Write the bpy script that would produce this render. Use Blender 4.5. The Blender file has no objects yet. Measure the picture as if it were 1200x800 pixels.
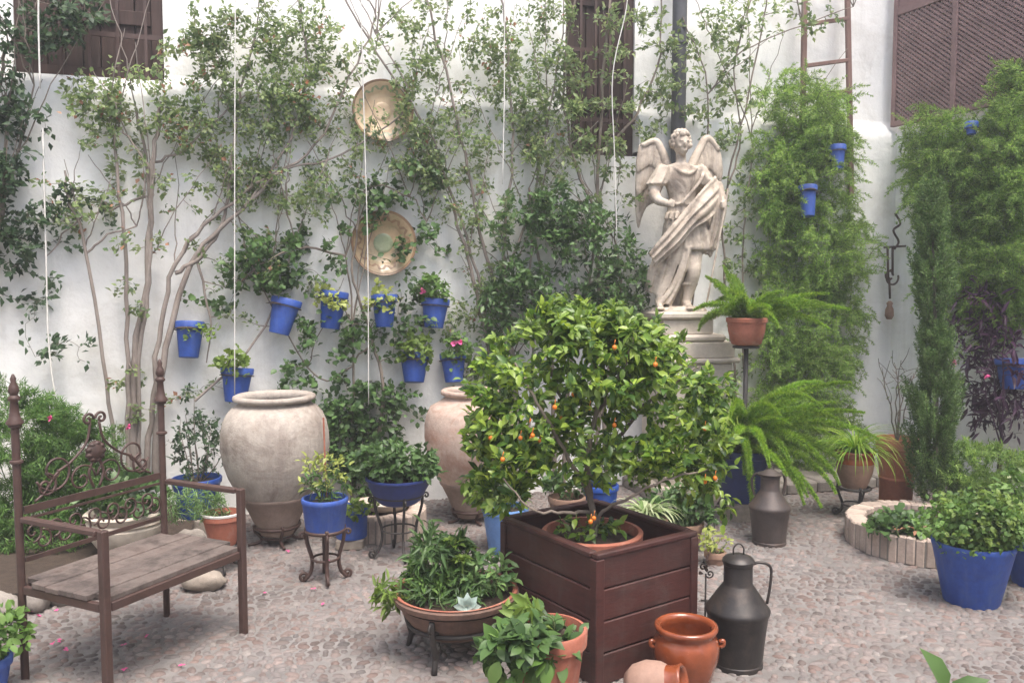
import bpy, math, random
import numpy as np
from mathutils import Vector, Matrix, noise
random.seed(7); RNG = np.random.default_rng(7)
S = bpy.context.scene
col = S.collection
PI = math.pi

# ------------------------------------------------------------------ camera maths
EYE = np.array([0.0, 0.0, 1.55]); PITCH = math.atan(0.07); F = 1000.0
FW = np.array([0, math.cos(PITCH), -math.sin(PITCH)]); UPV = np.array([0, math.sin(PITCH), math.cos(PITCH)]); RT = np.array([1.0, 0, 0])
def ray(px, py): return FW + (px-600)/F*RT + (400-py)/F*UPV
def at(px, py, d):
    r = ray(px, py); return EYE + r*(d/r[1])
def gr(px, py, z=0.0):
    r = ray(px, py); return EYE + r*((z-EYE[2])/r[2])
def plane(px, py, p0, n):
    r = ray(px, py); return EYE + r*(np.dot(p0-EYE, n)/np.dot(r, n))
CORNER = np.array([3.16, 7.1, 0.0])
def nrm(v): v = np.asarray(v, float); return v/np.linalg.norm(v)
DB = nrm([-1, -0.3, 0]); NB = nrm([0.3, -1, 0])
DR = nrm([0.42, -1, 0]); NR = nrm([-1, -0.42, 0])
def wb(px, py, off=0.0): return plane(px, py, CORNER+NB*off, NB)
def wr(px, py, off=0.0): return plane(px, py, CORNER+NR*off, NR)

# ------------------------------------------------------------------ mesh builder
class MB:
    def __init__(s): s.v = []; s.n = 0; s.loops = []; s.tot = []
    def add(s, V, Fc):
        V = np.asarray(V, float).reshape(-1, 3); b = s.n; s.v.append(V); s.n += len(V)
        for f in Fc: s.loops.append(np.asarray(f, np.int64)+b); s.tot.append([len(f)])
        return b
    def add_arr(s, V, FA):
        b = s.n; s.v.append(V); s.n += len(V)
        s.loops.append((FA+b).ravel()); s.tot.append(np.full(len(FA), FA.shape[1]))
    def box(s, c, sx, sy, sz, ax=(1,0,0), ay=(0,1,0), az=(0,0,1), bev=0.0):
        c = np.asarray(c, float); ax, ay, az = [np.asarray(a, float) for a in (ax, ay, az)]
        if bev <= 0:
            V = [c+ax*i*sx/2+ay*j*sy/2+az*k*sz/2 for k in (-1,1) for j in (-1,1) for i in (-1,1)]
            s.add(V, [(0,2,3,1),(4,5,7,6),(0,1,5,4),(2,6,7,3),(0,4,6,2),(1,3,7,5)]); return
        b = bev; hx, hy, hz = sx/2, sy/2, sz/2
        V = []; idx = {}
        for k in (-1,1):
            for j in (-1,1):
                for i in (-1,1):
                    for a in range(3):
                        p = [i*(hx-b), j*(hy-b), k*(hz-b)]; p[a] = (i, j, k)[a]*(hx, hy, hz)[a]
                        idx[(i,j,k,a)] = len(V); V.append(c+ax*p[0]+ay*p[1]+az*p[2])
        Fc = []
        for i in (-1,1):
            Fc.append([idx[(i,j,k,0)] for j,k in ((-1,-1),(1,-1),(1,1),(-1,1))][::i])
            Fc.append([idx[(j,i,k,1)] for j,k in ((-1,-1),(1,-1),(1,1),(-1,1))][::-i])
            Fc.append([idx[(j,k,i,2)] for j,k in ((-1,-1),(1,-1),(1,1),(-1,1))][::i])
        for i in (-1,1):
            for j in (-1,1):
                Fc.append((idx[(i,j,-1,0)],idx[(i,j,1,0)],idx[(i,j,1,1)],idx[(i,j,-1,1)]))
                Fc.append((idx[(i,-1,j,0)],idx[(i,1,j,0)],idx[(i,1,j,2)],idx[(i,-1,j,2)]))
                Fc.append((idx[(-1,i,j,1)],idx[(1,i,j,1)],idx[(1,i,j,2)],idx[(-1,i,j,2)]))
                for k in (-1,1): Fc.append((idx[(i,j,k,0)],idx[(i,j,k,1)],idx[(i,j,k,2)]))
        s.add(V, Fc)
    def bar(s, a, b, w, h=None, up=(0,0,1), bev=0.0):
        a = np.asarray(a, float); b = np.asarray(b, float); d = b-a; L = np.linalg.norm(d); d = d/L
        up = np.asarray(up, float)
        if abs(np.dot(d, up)) > .95: up = np.array([0,1.0,0])
        x = nrm(np.cross(d, up)); z = np.cross(x, d)
        s.box((a+b)/2, w, L, h or w, x, d, z, bev)
    def tube(s, P, R, sides=6, cap=True, closed=False):
        P = np.asarray(P, float); n = len(P)
        R = np.full(n, R) if np.isscalar(R) else np.asarray(R, float)
        T = np.zeros_like(P)
        if closed: T = np.roll(P, -1, 0)-np.roll(P, 1, 0)
        else: T[1:-1] = P[2:]-P[:-2]; T[0] = P[1]-P[0]; T[-1] = P[-1]-P[-2]
        T /= (np.linalg.norm(T, axis=1)[:, None]+1e-12)
        ref = np.array([0.13, 0.21, 1.0]) if abs(T[0][2]) < .9 else np.array([1.0, .1, .1])
        X = nrm(np.cross(T[0], ref)); V = []
        for i in range(n):
            X = X-T[i]*np.dot(X, T[i]); l = np.linalg.norm(X)
            X = X/l if l > 1e-6 else nrm(np.cross(T[i], [.3,.5,.8])); Y = np.cross(T[i], X)
            for k in range(sides):
                a = 2*PI*k/sides; V.append(P[i]+(X*math.cos(a)+Y*math.sin(a))*R[i])
        Fc = []
        for i in range(n if closed else n-1):
            j = (i+1) % n
            for k in range(sides):
                l = (k+1) % sides; Fc.append((i*sides+k, i*sides+l, j*sides+l, j*sides+k))
        if cap and not closed: Fc.append(list(range(sides))[::-1]); Fc.append([(n-1)*sides+k for k in range(sides)])
        s.add(V, Fc)
    def lathe(s, prof, o=(0,0,0), seg=40, wob=0.0, seed=0.0, sx=1.0, sy=1.0, rot=None):
        o = np.asarray(o, float); V = []; Fc = []; n = len(prof)
        for (r, z) in prof:
            for k in range(seg):
                a = 2*PI*k/seg; c, d = math.cos(a), math.sin(a); rr = r
                if wob: rr = r*(1+wob*noise.noise(Vector((c*1.3+seed, d*1.3, z*4+seed))))
                p = np.array([c*rr*sx, d*rr*sy, z])
                if rot is not None: p = rot@p
                V.append(o+p)
        for i in range(n-1):
            for k in range(seg):
                l = (k+1) % seg
                Fc.append((i*seg+k, i*seg+l, (i+1)*seg+l, (i+1)*seg+k))
        s.add(V, Fc)
    def ball(s, c, r, seg=10, rings=7, M=None, amp=0.0, seed=0):
        c = np.asarray(c, float); r = np.array([r,r,r], float) if np.isscalar(r) else np.asarray(r, float)
        V = []; Fc = []
        for i in range(1, rings):
            t = PI*i/rings
            for k in range(seg):
                a = 2*PI*k/seg; u = np.array([math.sin(t)*math.cos(a), math.sin(t)*math.sin(a), math.cos(t)])
                m = 1+(amp*noise.noise(Vector(u*1.7+seed)) if amp else 0)
                p = u*r*m; V.append(c+(M@p if M is not None else p))
        pt = np.array([0,0,r[2]]); V.append(c+(M@pt if M is not None else pt)); V.append(c-(M@pt if M is not None else pt))
        for i in range(rings-2):
            for k in range(seg):
                l = (k+1) % seg; Fc.append((i*seg+k, (i+1)*seg+k, (i+1)*seg+l, i*seg+l))
        a = (rings-1)*seg
        for k in range(seg):
            l = (k+1) % seg; Fc.append((a, k, l)); Fc.append((a+1, (rings-2)*seg+l, (rings-2)*seg+k))
        s.add(V, Fc)
    def mesh(s, name, smooth=False):
        V = np.concatenate(s.v); lo = np.concatenate([np.ravel(l) for l in s.loops]); t = np.concatenate([np.ravel(x) for x in s.tot])
        m = bpy.data.meshes.new(name); m.vertices.add(len(V)); m.vertices.foreach_set('co', V.ravel())
        m.loops.add(len(lo)); m.loops.foreach_set('vertex_index', lo.astype(np.int32))
        m.polygons.add(len(t)); st = np.concatenate([[0], np.cumsum(t)[:-1]])
        m.polygons.foreach_set('loop_start', st.astype(np.int32)); m.polygons.foreach_set('loop_total', t.astype(np.int32))
        m.polygons.foreach_set('use_smooth', np.full(len(t), bool(smooth)))
        m.update(calc_edges=True); m.validate()
        return m
    def build(s, name, mat, parent=None, smooth=False, world=True, autos=None):
        # vertices are written in world space; they are stored relative to the parent's base
        off = wloc(parent) if (parent is not None and world) else np.zeros(3)
        s.v = [v-off for v in s.v] if np.any(off) else s.v
        m = s.mesh(name, smooth or autos is not None or mat.startswith('leaf'))
        m.materials.append(M[mat])
        o = bpy.data.objects.new(name, m); col.objects.link(o)
        if parent is not None: o.parent = parent
        if autos is not None: m.set_sharp_from_angle(angle=math.radians(autos))
        return o
def wloc(o):
    p = np.zeros(3)
    while o is not None: p = p+np.array(o.location); o = o.parent
    return p
def tag(o, label=None, cat=None, group=None, kind=None):
    for k, v in (('label', label), ('category', cat), ('group', group), ('kind', kind)):
        if v: o[k] = v
    return o
def thing(name, label, cat, loc=(0,0,0), group=None):
    o = bpy.data.objects.new(name, None); col.objects.link(o); o.location = [float(x) for x in loc]
    o.empty_display_size = .1
    return tag(o, label, cat, group)

# ------------------------------------------------------------------ materials
M = {}
def newmat(name):
    m = bpy.data.materials.new(name); m.use_nodes = True; nt = m.node_tree; nt.nodes.clear()
    out = nt.nodes.new('ShaderNodeOutputMaterial'); M[name] = m
    return m, nt, out
def N(nt, t, **k):
    n = nt.nodes.new(t)
    for a, b in k.items():
        if a in n.inputs: n.inputs[a].default_value = b
        else: setattr(n, a, b)
    return n
def ramp(nt, fac, stops, interp='LINEAR'):
    r = nt.nodes.new('ShaderNodeValToRGB'); r.color_ramp.interpolation = interp
    while len(r.color_ramp.elements) < len(stops): r.color_ramp.elements.new(.5)
    for e, (p, c) in zip(r.color_ramp.elements, stops): e.position = p; e.color = (*c, 1) if len(c) == 3 else c
    nt.links.new(fac, r.inputs[0]); return r
def surf(name, c1, c2, scale=6, rough=.7, bump=.3, bscale=None, metal=0.0, c3=None, stretch=(1,1,1), island=0.0, dist=.01, spec=.5, coat=0.0, rough2=None, grime=None, streak=None, streak_c=None, objvar=0):
    m, nt, out = newmat(name); L = nt.links.new
    tc = N(nt, 'ShaderNodeTexCoord'); mp = N(nt, 'ShaderNodeMapping'); mp.inputs['Scale'].default_value = stretch
    L(tc.outputs['Object'], mp.inputs[0])
    n1 = N(nt, 'ShaderNodeTexNoise', Scale=scale, Detail=8.0, Roughness=.65); L(mp.outputs[0], n1.inputs[0])
    st = [(.3, c1), (.7, c2)] if c3 is None else [(.28, c1), (.5, c2), (.72, c3)]
    r = ramp(nt, n1.outputs[0], st); colr = r.outputs[0]
    n2 = N(nt, 'ShaderNodeTexNoise', Scale=scale*7, Detail=6.0, Roughness=.7); L(mp.outputs[0], n2.inputs[0])
    mx = N(nt, 'ShaderNodeMix', data_type='RGBA', blend_type='OVERLAY'); mx.inputs[0].default_value = .35
    L(colr, mx.inputs[6]); L(n2.outputs[0], mx.inputs[7]); colr = mx.outputs[2]
    if grime:
        gc, gs, ga = grime
        n3 = N(nt, 'ShaderNodeTexNoise', Scale=gs, Detail=10.0, Roughness=.72, Distortion=.6); L(tc.outputs['Object'], n3.inputs[0])
        gr_ = ramp(nt, n3.outputs[0], [(.5, (0,0,0)), (.66, (ga,ga,ga))])
        m3 = N(nt, 'ShaderNodeMix', data_type='RGBA'); L(gr_.outputs[0], m3.inputs[0]); L(colr, m3.inputs[6]); m3.inputs[7].default_value = (*gc, 1); colr = m3.outputs[2]
    if streak:
        sc_, sa = streak; mp2 = N(nt, 'ShaderNodeMapping'); mp2.inputs['Scale'].default_value = (sc_, sc_, sc_*.07); L(tc.outputs['Object'], mp2.inputs[0])
        n4 = N(nt, 'ShaderNodeTexNoise', Scale=1.0, Detail=9.0, Roughness=.7); L(mp2.outputs[0], n4.inputs[0])
        g4 = ramp(nt, n4.outputs[0], [(.50, (0,0,0)), (.70, (sa,sa,sa))]); m4 = N(nt, 'ShaderNodeMix', data_type='RGBA'); L(g4.outputs[0], m4.inputs[0]); L(colr, m4.inputs[6]); m4.inputs[7].default_value = (*[x*.55 for x in c1], 1) if streak_c is None else (*streak_c, 1); colr = m4.outputs[2]
    if objvar:
        oi = N(nt, 'ShaderNodeObjectInfo'); h5 = N(nt, 'ShaderNodeHueSaturation'); m5 = N(nt, 'ShaderNodeMapRange'); m5.inputs[3].default_value = 1-objvar; m5.inputs[4].default_value = 1+objvar*1.4
        L(oi.outputs['Random'], m5.inputs[0]); L(m5.outputs[0], h5.inputs['Value']); m6 = N(nt, 'ShaderNodeMapRange'); m6.inputs[3].default_value = 1.0; m6.inputs[4].default_value = .92; L(oi.outputs['Random'], m6.inputs[0]); L(m6.outputs[0], h5.inputs['Saturation']); L(colr, h5.inputs['Color']); colr = h5.outputs[0]
    if island:
        g = N(nt, 'ShaderNodeNewGeometry'); hs = N(nt, 'ShaderNodeHueSaturation'); mr = N(nt, 'ShaderNodeMapRange')
        mr.inputs[3].default_value = 1-island; mr.inputs[4].default_value = 1+island
        L(g.outputs['Random Per Island'], mr.inputs[0]); L(mr.outputs[0], hs.inputs['Value']); L(colr, hs.inputs['Color']); colr = hs.outputs[0]
    p = N(nt, 'ShaderNodeBsdfPrincipled', Metallic=metal); p.inputs['Specular IOR Level'].default_value = spec
    p.inputs['Coat Weight'].default_value = coat
    L(colr, p.inputs['Base Color'])
    rr = N(nt, 'ShaderNodeMapRange'); rr.inputs[3].default_value = rough-.1; rr.inputs[4].default_value = (rough2 or rough)+.12
    L(n2.outputs[0], rr.inputs[0]); L(rr.outputs[0], p.inputs['Roughness'])
    if bump:
        nb = N(nt, 'ShaderNodeTexNoise', Scale=bscale or scale*5, Detail=8.0, Roughness=.65); L(mp.outputs[0], nb.inputs[0])
        b = N(nt, 'ShaderNodeBump', Strength=bump, Distance=dist); L(nb.outputs[0], b.inputs['Height']); L(b.outputs[0], p.inputs['Normal'])
    L(p.outputs[0], out.inputs[0]); return m
def leafmat(name, stops, trans=.3, rough=.5, spec=.35):
    m, nt, out = newmat(name); L = nt.links.new
    g = N(nt, 'ShaderNodeNewGeometry'); r = ramp(nt, g.outputs['Random Per Island'], [(i/(len(stops)-1), c) for i, c in enumerate(stops)])
    tc = N(nt, 'ShaderNodeTexCoord'); n = N(nt, 'ShaderNodeTexNoise', Scale=3.0, Detail=3.0); L(tc.outputs['Object'], n.inputs[0])
    mr = N(nt, 'ShaderNodeMapRange'); mr.inputs[1].default_value = .3; mr.inputs[2].default_value = .7; mr.inputs[3].default_value = .72; mr.inputs[4].default_value = 1.28; L(n.outputs[0], mr.inputs[0])
    hs = N(nt, 'ShaderNodeHueSaturation'); L(mr.outputs[0], hs.inputs['Value']); L(r.outputs[0], hs.inputs['Color'])
    p = N(nt, 'ShaderNodeBsdfPrincipled', Roughness=rough); p.inputs['Specular IOR Level'].default_value = spec
    t = N(nt, 'ShaderNodeBsdfTranslucent'); L(hs.outputs[0], p.inputs['Base Color'])
    h2 = N(nt, 'ShaderNodeHueSaturation', Value=1.5, Saturation=1.1); h2.inputs['Hue'].default_value = .485; L(hs.outputs[0], h2.inputs['Color']); L(h2.outputs[0], t.inputs[0])
    mx = N(nt, 'ShaderNodeMixShader'); mx.inputs[0].default_value = trans
    L(p.outputs[0], mx.inputs[1]); L(t.outputs[0], mx.inputs[2]); L(mx.outputs[0], out.inputs[0])

surf('plaster', (.79,.79,.775), (.88,.88,.86), scale=1.3, rough=.9, bump=.7, bscale=5, dist=.02, c3=(.86,.86,.84), spec=.15, grime=((.60,.575,.53), 1.6, .55), streak=(5.0,.45), streak_c=(.58,.565,.53))
surf('mortar', (.155,.145,.14), (.255,.24,.232), scale=2.5, rough=.95, bump=.8, bscale=60, dist=.006, spec=.2, grime=((.17,.14,.125), 1.3, .6))
# cobbles
m, nt, out = newmat('cobble'); L = nt.links.new
g = N(nt, 'ShaderNodeNewGeometry'); r = ramp(nt, g.outputs['Random Per Island'], [(0,(.195,.158,.146)),(.2,(.24,.207,.197)),(.4,(.175,.157,.152)),(.6,(.26,.22,.205)),(.78,(.215,.157,.14)),(.92,(.14,.12,.113)),(1,(.31,.28,.262))])
tc = N(nt, 'ShaderNodeTexCoord'); n = N(nt, 'ShaderNodeTexNoise', Scale=2.0, Detail=6.0, Roughness=.6); L(tc.outputs['Object'], n.inputs[0])
n2 = N(nt, 'ShaderNodeTexNoise', Scale=70.0, Detail=6.0, Roughness=.7); L(tc.outputs['Object'], n2.inputs[0])
mr = N(nt, 'ShaderNodeMapRange'); mr.inputs[1].default_value=.32; mr.inputs[2].default_value=.68; mr.inputs[3].default_value=.52; mr.inputs[4].default_value=1.12; L(n.outputs[0], mr.inputs[0])
hs = N(nt, 'ShaderNodeHueSaturation'); L(mr.outputs[0], hs.inputs['Value']); L(r.outputs[0], hs.inputs['Color'])
mx = N(nt, 'ShaderNodeMix', data_type='RGBA', blend_type='OVERLAY'); mx.inputs[0].default_value=.5; L(hs.outputs[0], mx.inputs[6]); L(n2.outputs[0], mx.inputs[7])
p = N(nt, 'ShaderNodeBsdfPrincipled', Roughness=.7); p.inputs['Specular IOR Level'].default_value=.35; L(mx.outputs[2], p.inputs['Base Color'])
b = N(nt, 'ShaderNodeBump', Strength=.4, Distance=.003); L(n2.outputs[0], b.inputs['Height']); L(b.outputs[0], p.inputs['Normal']); L(p.outputs[0], out.inputs[0])

surf('iron', (.035,.02,.017), (.07,.038,.031), scale=9, rough=.55, bump=.3, dist=.002, c3=(.06,.035,.032))
surf('black_iron', (.022,.02,.02), (.05,.043,.04), scale=12, rough=.6, bump=.3, dist=.002)
surf('old_wood', (.045,.034,.030), (.14,.112,.10), scale=11, rough=.8, bump=.9, bscale=40, dist=.004, stretch=(1,1,1), island=.15, c3=(.09,.062,.053), grime=((.03,.02,.018), 9, .6))
surf('shutter_wood', (.030,.016,.013), (.065,.036,.030), scale=4, rough=.75, bump=.5, dist=.004, stretch=(6,6,.6), island=.2)
surf('lattice_wood', (.17,.105,.10), (.27,.17,.16), scale=5, rough=.8, bump=.3, dist=.003)
surf('ladder_wood', (.16,.095,.08), (.25,.155,.13), scale=5, rough=.8, bump=.3, dist=.003, stretch=(4,4,.6))
surf('box_wood', (.026,.0085,.0075), (.062,.018,.015), scale=5, rough=.55, bump=.5, bscale=22, dist=.003, island=.12, stretch=(1,1,4), c3=(.033,.012,.011), grime=((.075,.05,.044), 7, .5), streak=(14.0,.4), streak_c=(.08,.055,.05))
surf('terracotta', (.25,.075,.045), (.36,.125,.08), scale=5, rough=.8, bump=.4, dist=.004, c3=(.32,.11,.066), grime=((.42,.32,.26), 5, .45))
surf('fresh_terracotta', (.37,.125,.075), (.48,.19,.12), scale=5, rough=.8, bump=.4, dist=.004, grime=((.50,.36,.28), 5, .4))
surf('old_terracotta', (.20,.12,.085), (.33,.21,.155), scale=5, rough=.85, bump=.5, dist=.005, grime=((.12,.10,.08), 4, .6))
surf('bowl_clay', (.09,.055,.042), (.17,.10,.075), scale=6, rough=.75, bump=.5, dist=.004, c3=(.10,.06,.045), grime=((.07,.055,.045), 6, .5))
surf('glazed', (.15,.032,.011), (.25,.062,.022), scale=3, rough=.22, bump=.1, dist=.003, coat=.6, c3=(.19,.042,.015), grime=((.10,.03,.012), 6, .5))
surf('raw_clay', (.27,.16,.12), (.38,.245,.19), scale=6, rough=.7, bump=.2, dist=.003)
surf('blue_paint', (.006,.038,.23), (.010,.066,.35), scale=6, rough=.55, bump=.3, dist=.003, c3=(.008,.050,.28), grime=((.05,.10,.26), 9, .5), streak=(28.0,.3), streak_c=(.12,.16,.32), objvar=.14)
surf('dark_blue', (.014,.03,.13), (.03,.05,.20), scale=4, rough=.5, bump=.25, dist=.003)
surf('light_blue', (.10,.22,.50), (.16,.30,.58), scale=4, rough=.5, bump=.2, dist=.003)
surf('jar_clay', (.29,.245,.21), (.43,.385,.34), scale=3.2, rough=.9, bump=.8, bscale=22, dist=.010, c3=(.27,.22,.18), grime=((.17,.13,.11), 3.5, .8), streak=(9.0,.5), streak_c=(.2,.16,.14))
surf('jar_pink', (.36,.25,.20), (.50,.39,.33), scale=3.5, rough=.9, bump=.7, bscale=22, dist=.008, c3=(.42,.25,.185), grime=((.30,.15,.10), 5, .7))
surf('jar_foot', (.22,.16,.13), (.34,.265,.225), scale=4, rough=.9, bump=.7, bscale=22, dist=.008)
surf('stone', (.40,.335,.265), (.55,.48,.40), scale=5, rough=.9, bump=.7, bscale=40, dist=.005, c3=(.32,.25,.19), grime=((.15,.12,.10), 5.5, .8), spec=.15, streak=(16.0,.6), streak_c=(.17,.14,.12))
surf('pedestal_stone', (.44,.39,.32), (.58,.52,.45), scale=3, rough=.85, bump=.5, bscale=30, dist=.004, grime=((.36,.31,.26), 2.5, .4), spec=.2)
surf('kerb_stone', (.17,.15,.135), (.27,.245,.22), scale=6, rough=.9, bump=.8, bscale=20, dist=.01, island=.15)
surf('brick', (.40,.31,.26), (.52,.43,.37), scale=7, rough=.9, bump=.7, bscale=35, dist=.006, island=.2, grime=((.24,.2,.17), 5, .5))
surf('rock', (.20,.165,.135), (.34,.295,.25), scale=5, rough=.9, bump=.8, dist=.01)
surf('soil', (.035,.024,.018), (.075,.052,.038), scale=25, rough=1, bump=1, dist=.01)
surf('bark', (.13,.105,.085), (.25,.21,.175), scale=14, rough=.9, bump=.8, dist=.004, stretch=(1,1,.35))
surf('pale_bark', (.19,.155,.135), (.31,.27,.24), scale=14, rough=.9, bump=.6, dist=.004, stretch=(1,1,.35))
surf('green_stem', (.07,.11,.035), (.12,.15,.06), scale=14, rough=.7, bump=.2, dist=.002)
surf('metal_black', (.018,.016,.016), (.038,.034,.034), scale=5, rough=.42, bump=.25, bscale=14, dist=.004, metal=.35, c3=(.04,.037,.037), grime=((.10,.075,.06), 7, .55), streak=(14.0,.4), streak_c=(.085,.07,.06))
surf('metal_rust', (.055,.045,.043), (.105,.086,.082), scale=5, rough=.5, bump=.4, dist=.004, metal=.3, grime=((.17,.10,.07), 6, .5))
surf('cord_white', (.55,.54,.50), (.72,.7,.67), scale=30, rough=.8, bump=.2, dist=.001)
surf('plate', (.58,.42,.26), (.70,.55,.38), scale=4, rough=.4, bump=.15, dist=.003, coat=.2)
surf('plate_mid', (.33,.20,.11), (.46,.34,.20), scale=6, rough=.35, bump=.2, dist=.003, coat=.3, c3=(.28,.27,.15))
surf('plate_dark', (.20,.13,.075), (.34,.20,.11), scale=5, rough=.4, bump=.15, dist=.003, coat=.2)
surf('plate_green', (.22,.28,.16), (.34,.36,.22), scale=12, rough=.4, bump=.1, dist=.003, coat=.2)
surf('pipe_lead', (.05,.052,.058), (.09,.093,.10), scale=6, rough=.6, bump=.2, dist=.003)
surf('bare_rail', (.03,.03,.034), (.06,.055,.06), scale=6, rough=.6, bump=.2, dist=.003)
surf('orange_fruit', (.60,.13,.014), (.68,.20,.02), scale=20, rough=.4, bump=.2, dist=.001, c3=(.68,.15,.015))
surf('petal', (.55,.05,.20), (.75,.12,.33), scale=30, rough=.6, bump=0)
surf('petal_pink', (.75,.08,.30), (.85,.2,.42), scale=30, rough=.6, bump=0)
surf('white_rim', (.65,.62,.58), (.75,.72,.68), scale=9, rough=.7, bump=.2, dist=.003)
leafmat('leaf_vine', [(.085,.14,.06),(.13,.195,.08),(.19,.26,.10),(.27,.33,.16),(.13,.19,.085)], .42)
leafmat('leaf_dark', [(.025,.05,.028),(.04,.08,.035),(.055,.105,.045),(.075,.125,.06)], .22)
leafmat('leaf_ivy', [(.04,.08,.03),(.06,.12,.038),(.10,.18,.055),(.07,.14,.045)], .25, .4)
leafmat('leaf_light', [(.11,.18,.04),(.16,.25,.05),(.22,.32,.07),(.13,.20,.06)], .35)
leafmat('leaf_citrus', [(.035,.08,.02),(.06,.13,.025),(.10,.19,.03),(.16,.27,.04),(.23,.34,.055),(.31,.42,.075),(.09,.17,.03)], .35, .35, .5)
leafmat('leaf_feather', [(.12,.22,.06),(.19,.32,.08),(.27,.41,.11),(.37,.50,.17)], .5, .6)
leafmat('leaf_bush', [(.045,.11,.028),(.075,.16,.038),(.11,.21,.05),(.14,.25,.07)], .35, .6)
leafmat('leaf_fern', [(.10,.21,.03),(.16,.31,.04),(.24,.40,.06),(.31,.44,.08),(.14,.25,.035)], .4, .5)
leafmat('leaf_cypress', [(.045,.10,.03),(.08,.155,.045),(.13,.22,.065),(.21,.31,.10)], .2, .6)
leafmat('leaf_succulent', [(.10,.20,.08),(.15,.26,.09),(.20,.32,.11)], .2, .35)
leafmat('leaf_grey', [(.32,.42,.38),(.42,.52,.48)], .15, .5)
leafmat('leaf_yellow', [(.26,.33,.08),(.36,.42,.12),(.42,.46,.16)], .35)
leafmat('leaf_purple', [(.035,.015,.035),(.06,.025,.055),(.09,.04,.08)], .2, .45)
leafmat('leaf_stripe', [(.14,.24,.07),(.35,.42,.22),(.50,.55,.36),(.20,.30,.10)], .3, .45)
leafmat('leaf_geranium', [(.08,.16,.04),(.12,.23,.05),(.17,.28,.08)], .3, .55)
leafmat('leaf_dry', [(.28,.14,.09),(.38,.20,.12),(.30,.20,.14)], .3, .7)

# ------------------------------------------------------------------ leaf kit
T_SIMPLE = (np.array([[0,0,0],[-.5,.45,.1],[0,1,-.06],[.5,.45,.1]], float), [(0,2,1),(0,3,2)])
T_OVAL = (np.array([[0,0,0],[-.44,.28,.09],[-.42,.64,.06],[0,1,-.16],[.42,.64,.06],[.44,.28,.09],[0,.33,0],[0,.7,-.03]], float),
          [(0,6,1),(6,7,2,1),(7,3,2),(0,5,6),(6,5,4,7),(7,4,3)])
T_LOBE = (np.array([[0,0,0],[-.35,.02,.05],[-.6,.3,.1],[-.34,.42,.04],[-.42,.75,.06],[0,1,-.12],[.42,.75,.06],[.34,.42,.04],[.6,.3,.1],[.35,.02,.05],[0,.45,0]], float),
          [(0,10,2,1),(10,4,3,2),(10,5,4),(0,9,8,10),(10,8,7,6),(10,6,5)])
T_BROAD = (np.array([[0,0,0],[-.2,.1,.06],[-.42,.3,.06],[-.46,.5,.0],[-.34,.75,-.08],[0,1,-.30],[.34,.75,-.08],[.46,.5,.0],[.42,.3,.06],[.2,.1,.06],[0,.25,.02],[0,.5,-.03],[0,.78,-.15]], float),
          [(0,10,2,1),(10,11,3,2),(11,12,4,3),(12,5,4),(0,9,8,10),(10,8,7,11),(11,7,6,12),(12,6,5)])
T_NEEDLE = (np.array([[-.5,0,0],[.5,0,0],[0,1,0]], float), [(0,1,2)])
T_LANCE = (np.array([[0,0,0],[-.5,.3,.04],[-.35,.7,.0],[0,1,-.2],[.35,.7,.0],[.5,.3,.04],[0,.5,-.03]], float), [(0,6,2,1),(6,3,2),(0,5,4,6),(6,4,3)])
def norm_rows(A): return A/(np.linalg.norm(A, axis=1)[:, None]+1e-9)
def leaves(mb, P, D, U, Ls, W, T):
    P = np.asarray(P, float); n = len(P)
    if n == 0: return
    D = norm_rows(np.asarray(D, float)); U = np.asarray(U, float)
    X = norm_rows(np.cross(D, U)+1e-6); Nn = np.cross(X, D)
    Ls = np.broadcast_to(Ls, (n,)); W = np.broadcast_to(W, (n,))
    tv, tf = T
    V = (P[:,None,:] + X[:,None,:]*(tv[None,:,0]*W[:,None])[:,:,None] + D[:,None,:]*(tv[None,:,1]*Ls[:,None])[:,:,None] + Nn[:,None,:]*(tv[None,:,2]*Ls[:,None])[:,:,None])
    k = len(tv); V = V.reshape(-1, 3); base = np.arange(n)*k
    b = mb.n; mb.v.append(V); mb.n += len(V)
    for f in tf:
        FA = base[:,None]+np.array(f)[None,:]+b
        mb.loops.append(FA.ravel()); mb.tot.append(np.full(n, len(f)))
def rv(n): return RNG.normal(size=(n, 3))

def spline(P, sub=5, jit=0.0):
    P = [np.asarray(p, float) for p in P]; out = []
    Q = [2*P[0]-P[1]]+P+[2*P[-1]-P[-2]]
    for i in range(1, len(Q)-2):
        for k in range(sub):
            t = k/sub; a, b, c, d = Q[i-1:i+3]
            out.append(.5*((2*b)+(-a+c)*t+(2*a-5*b+4*c-d)*t*t+(-a+3*b-3*c+d)*t**3))
    out.append(P[-1]); out = np.array(out)
    if jit: out[1:-1] += RNG.normal(size=out[1:-1].shape)*jit
    return out

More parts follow.
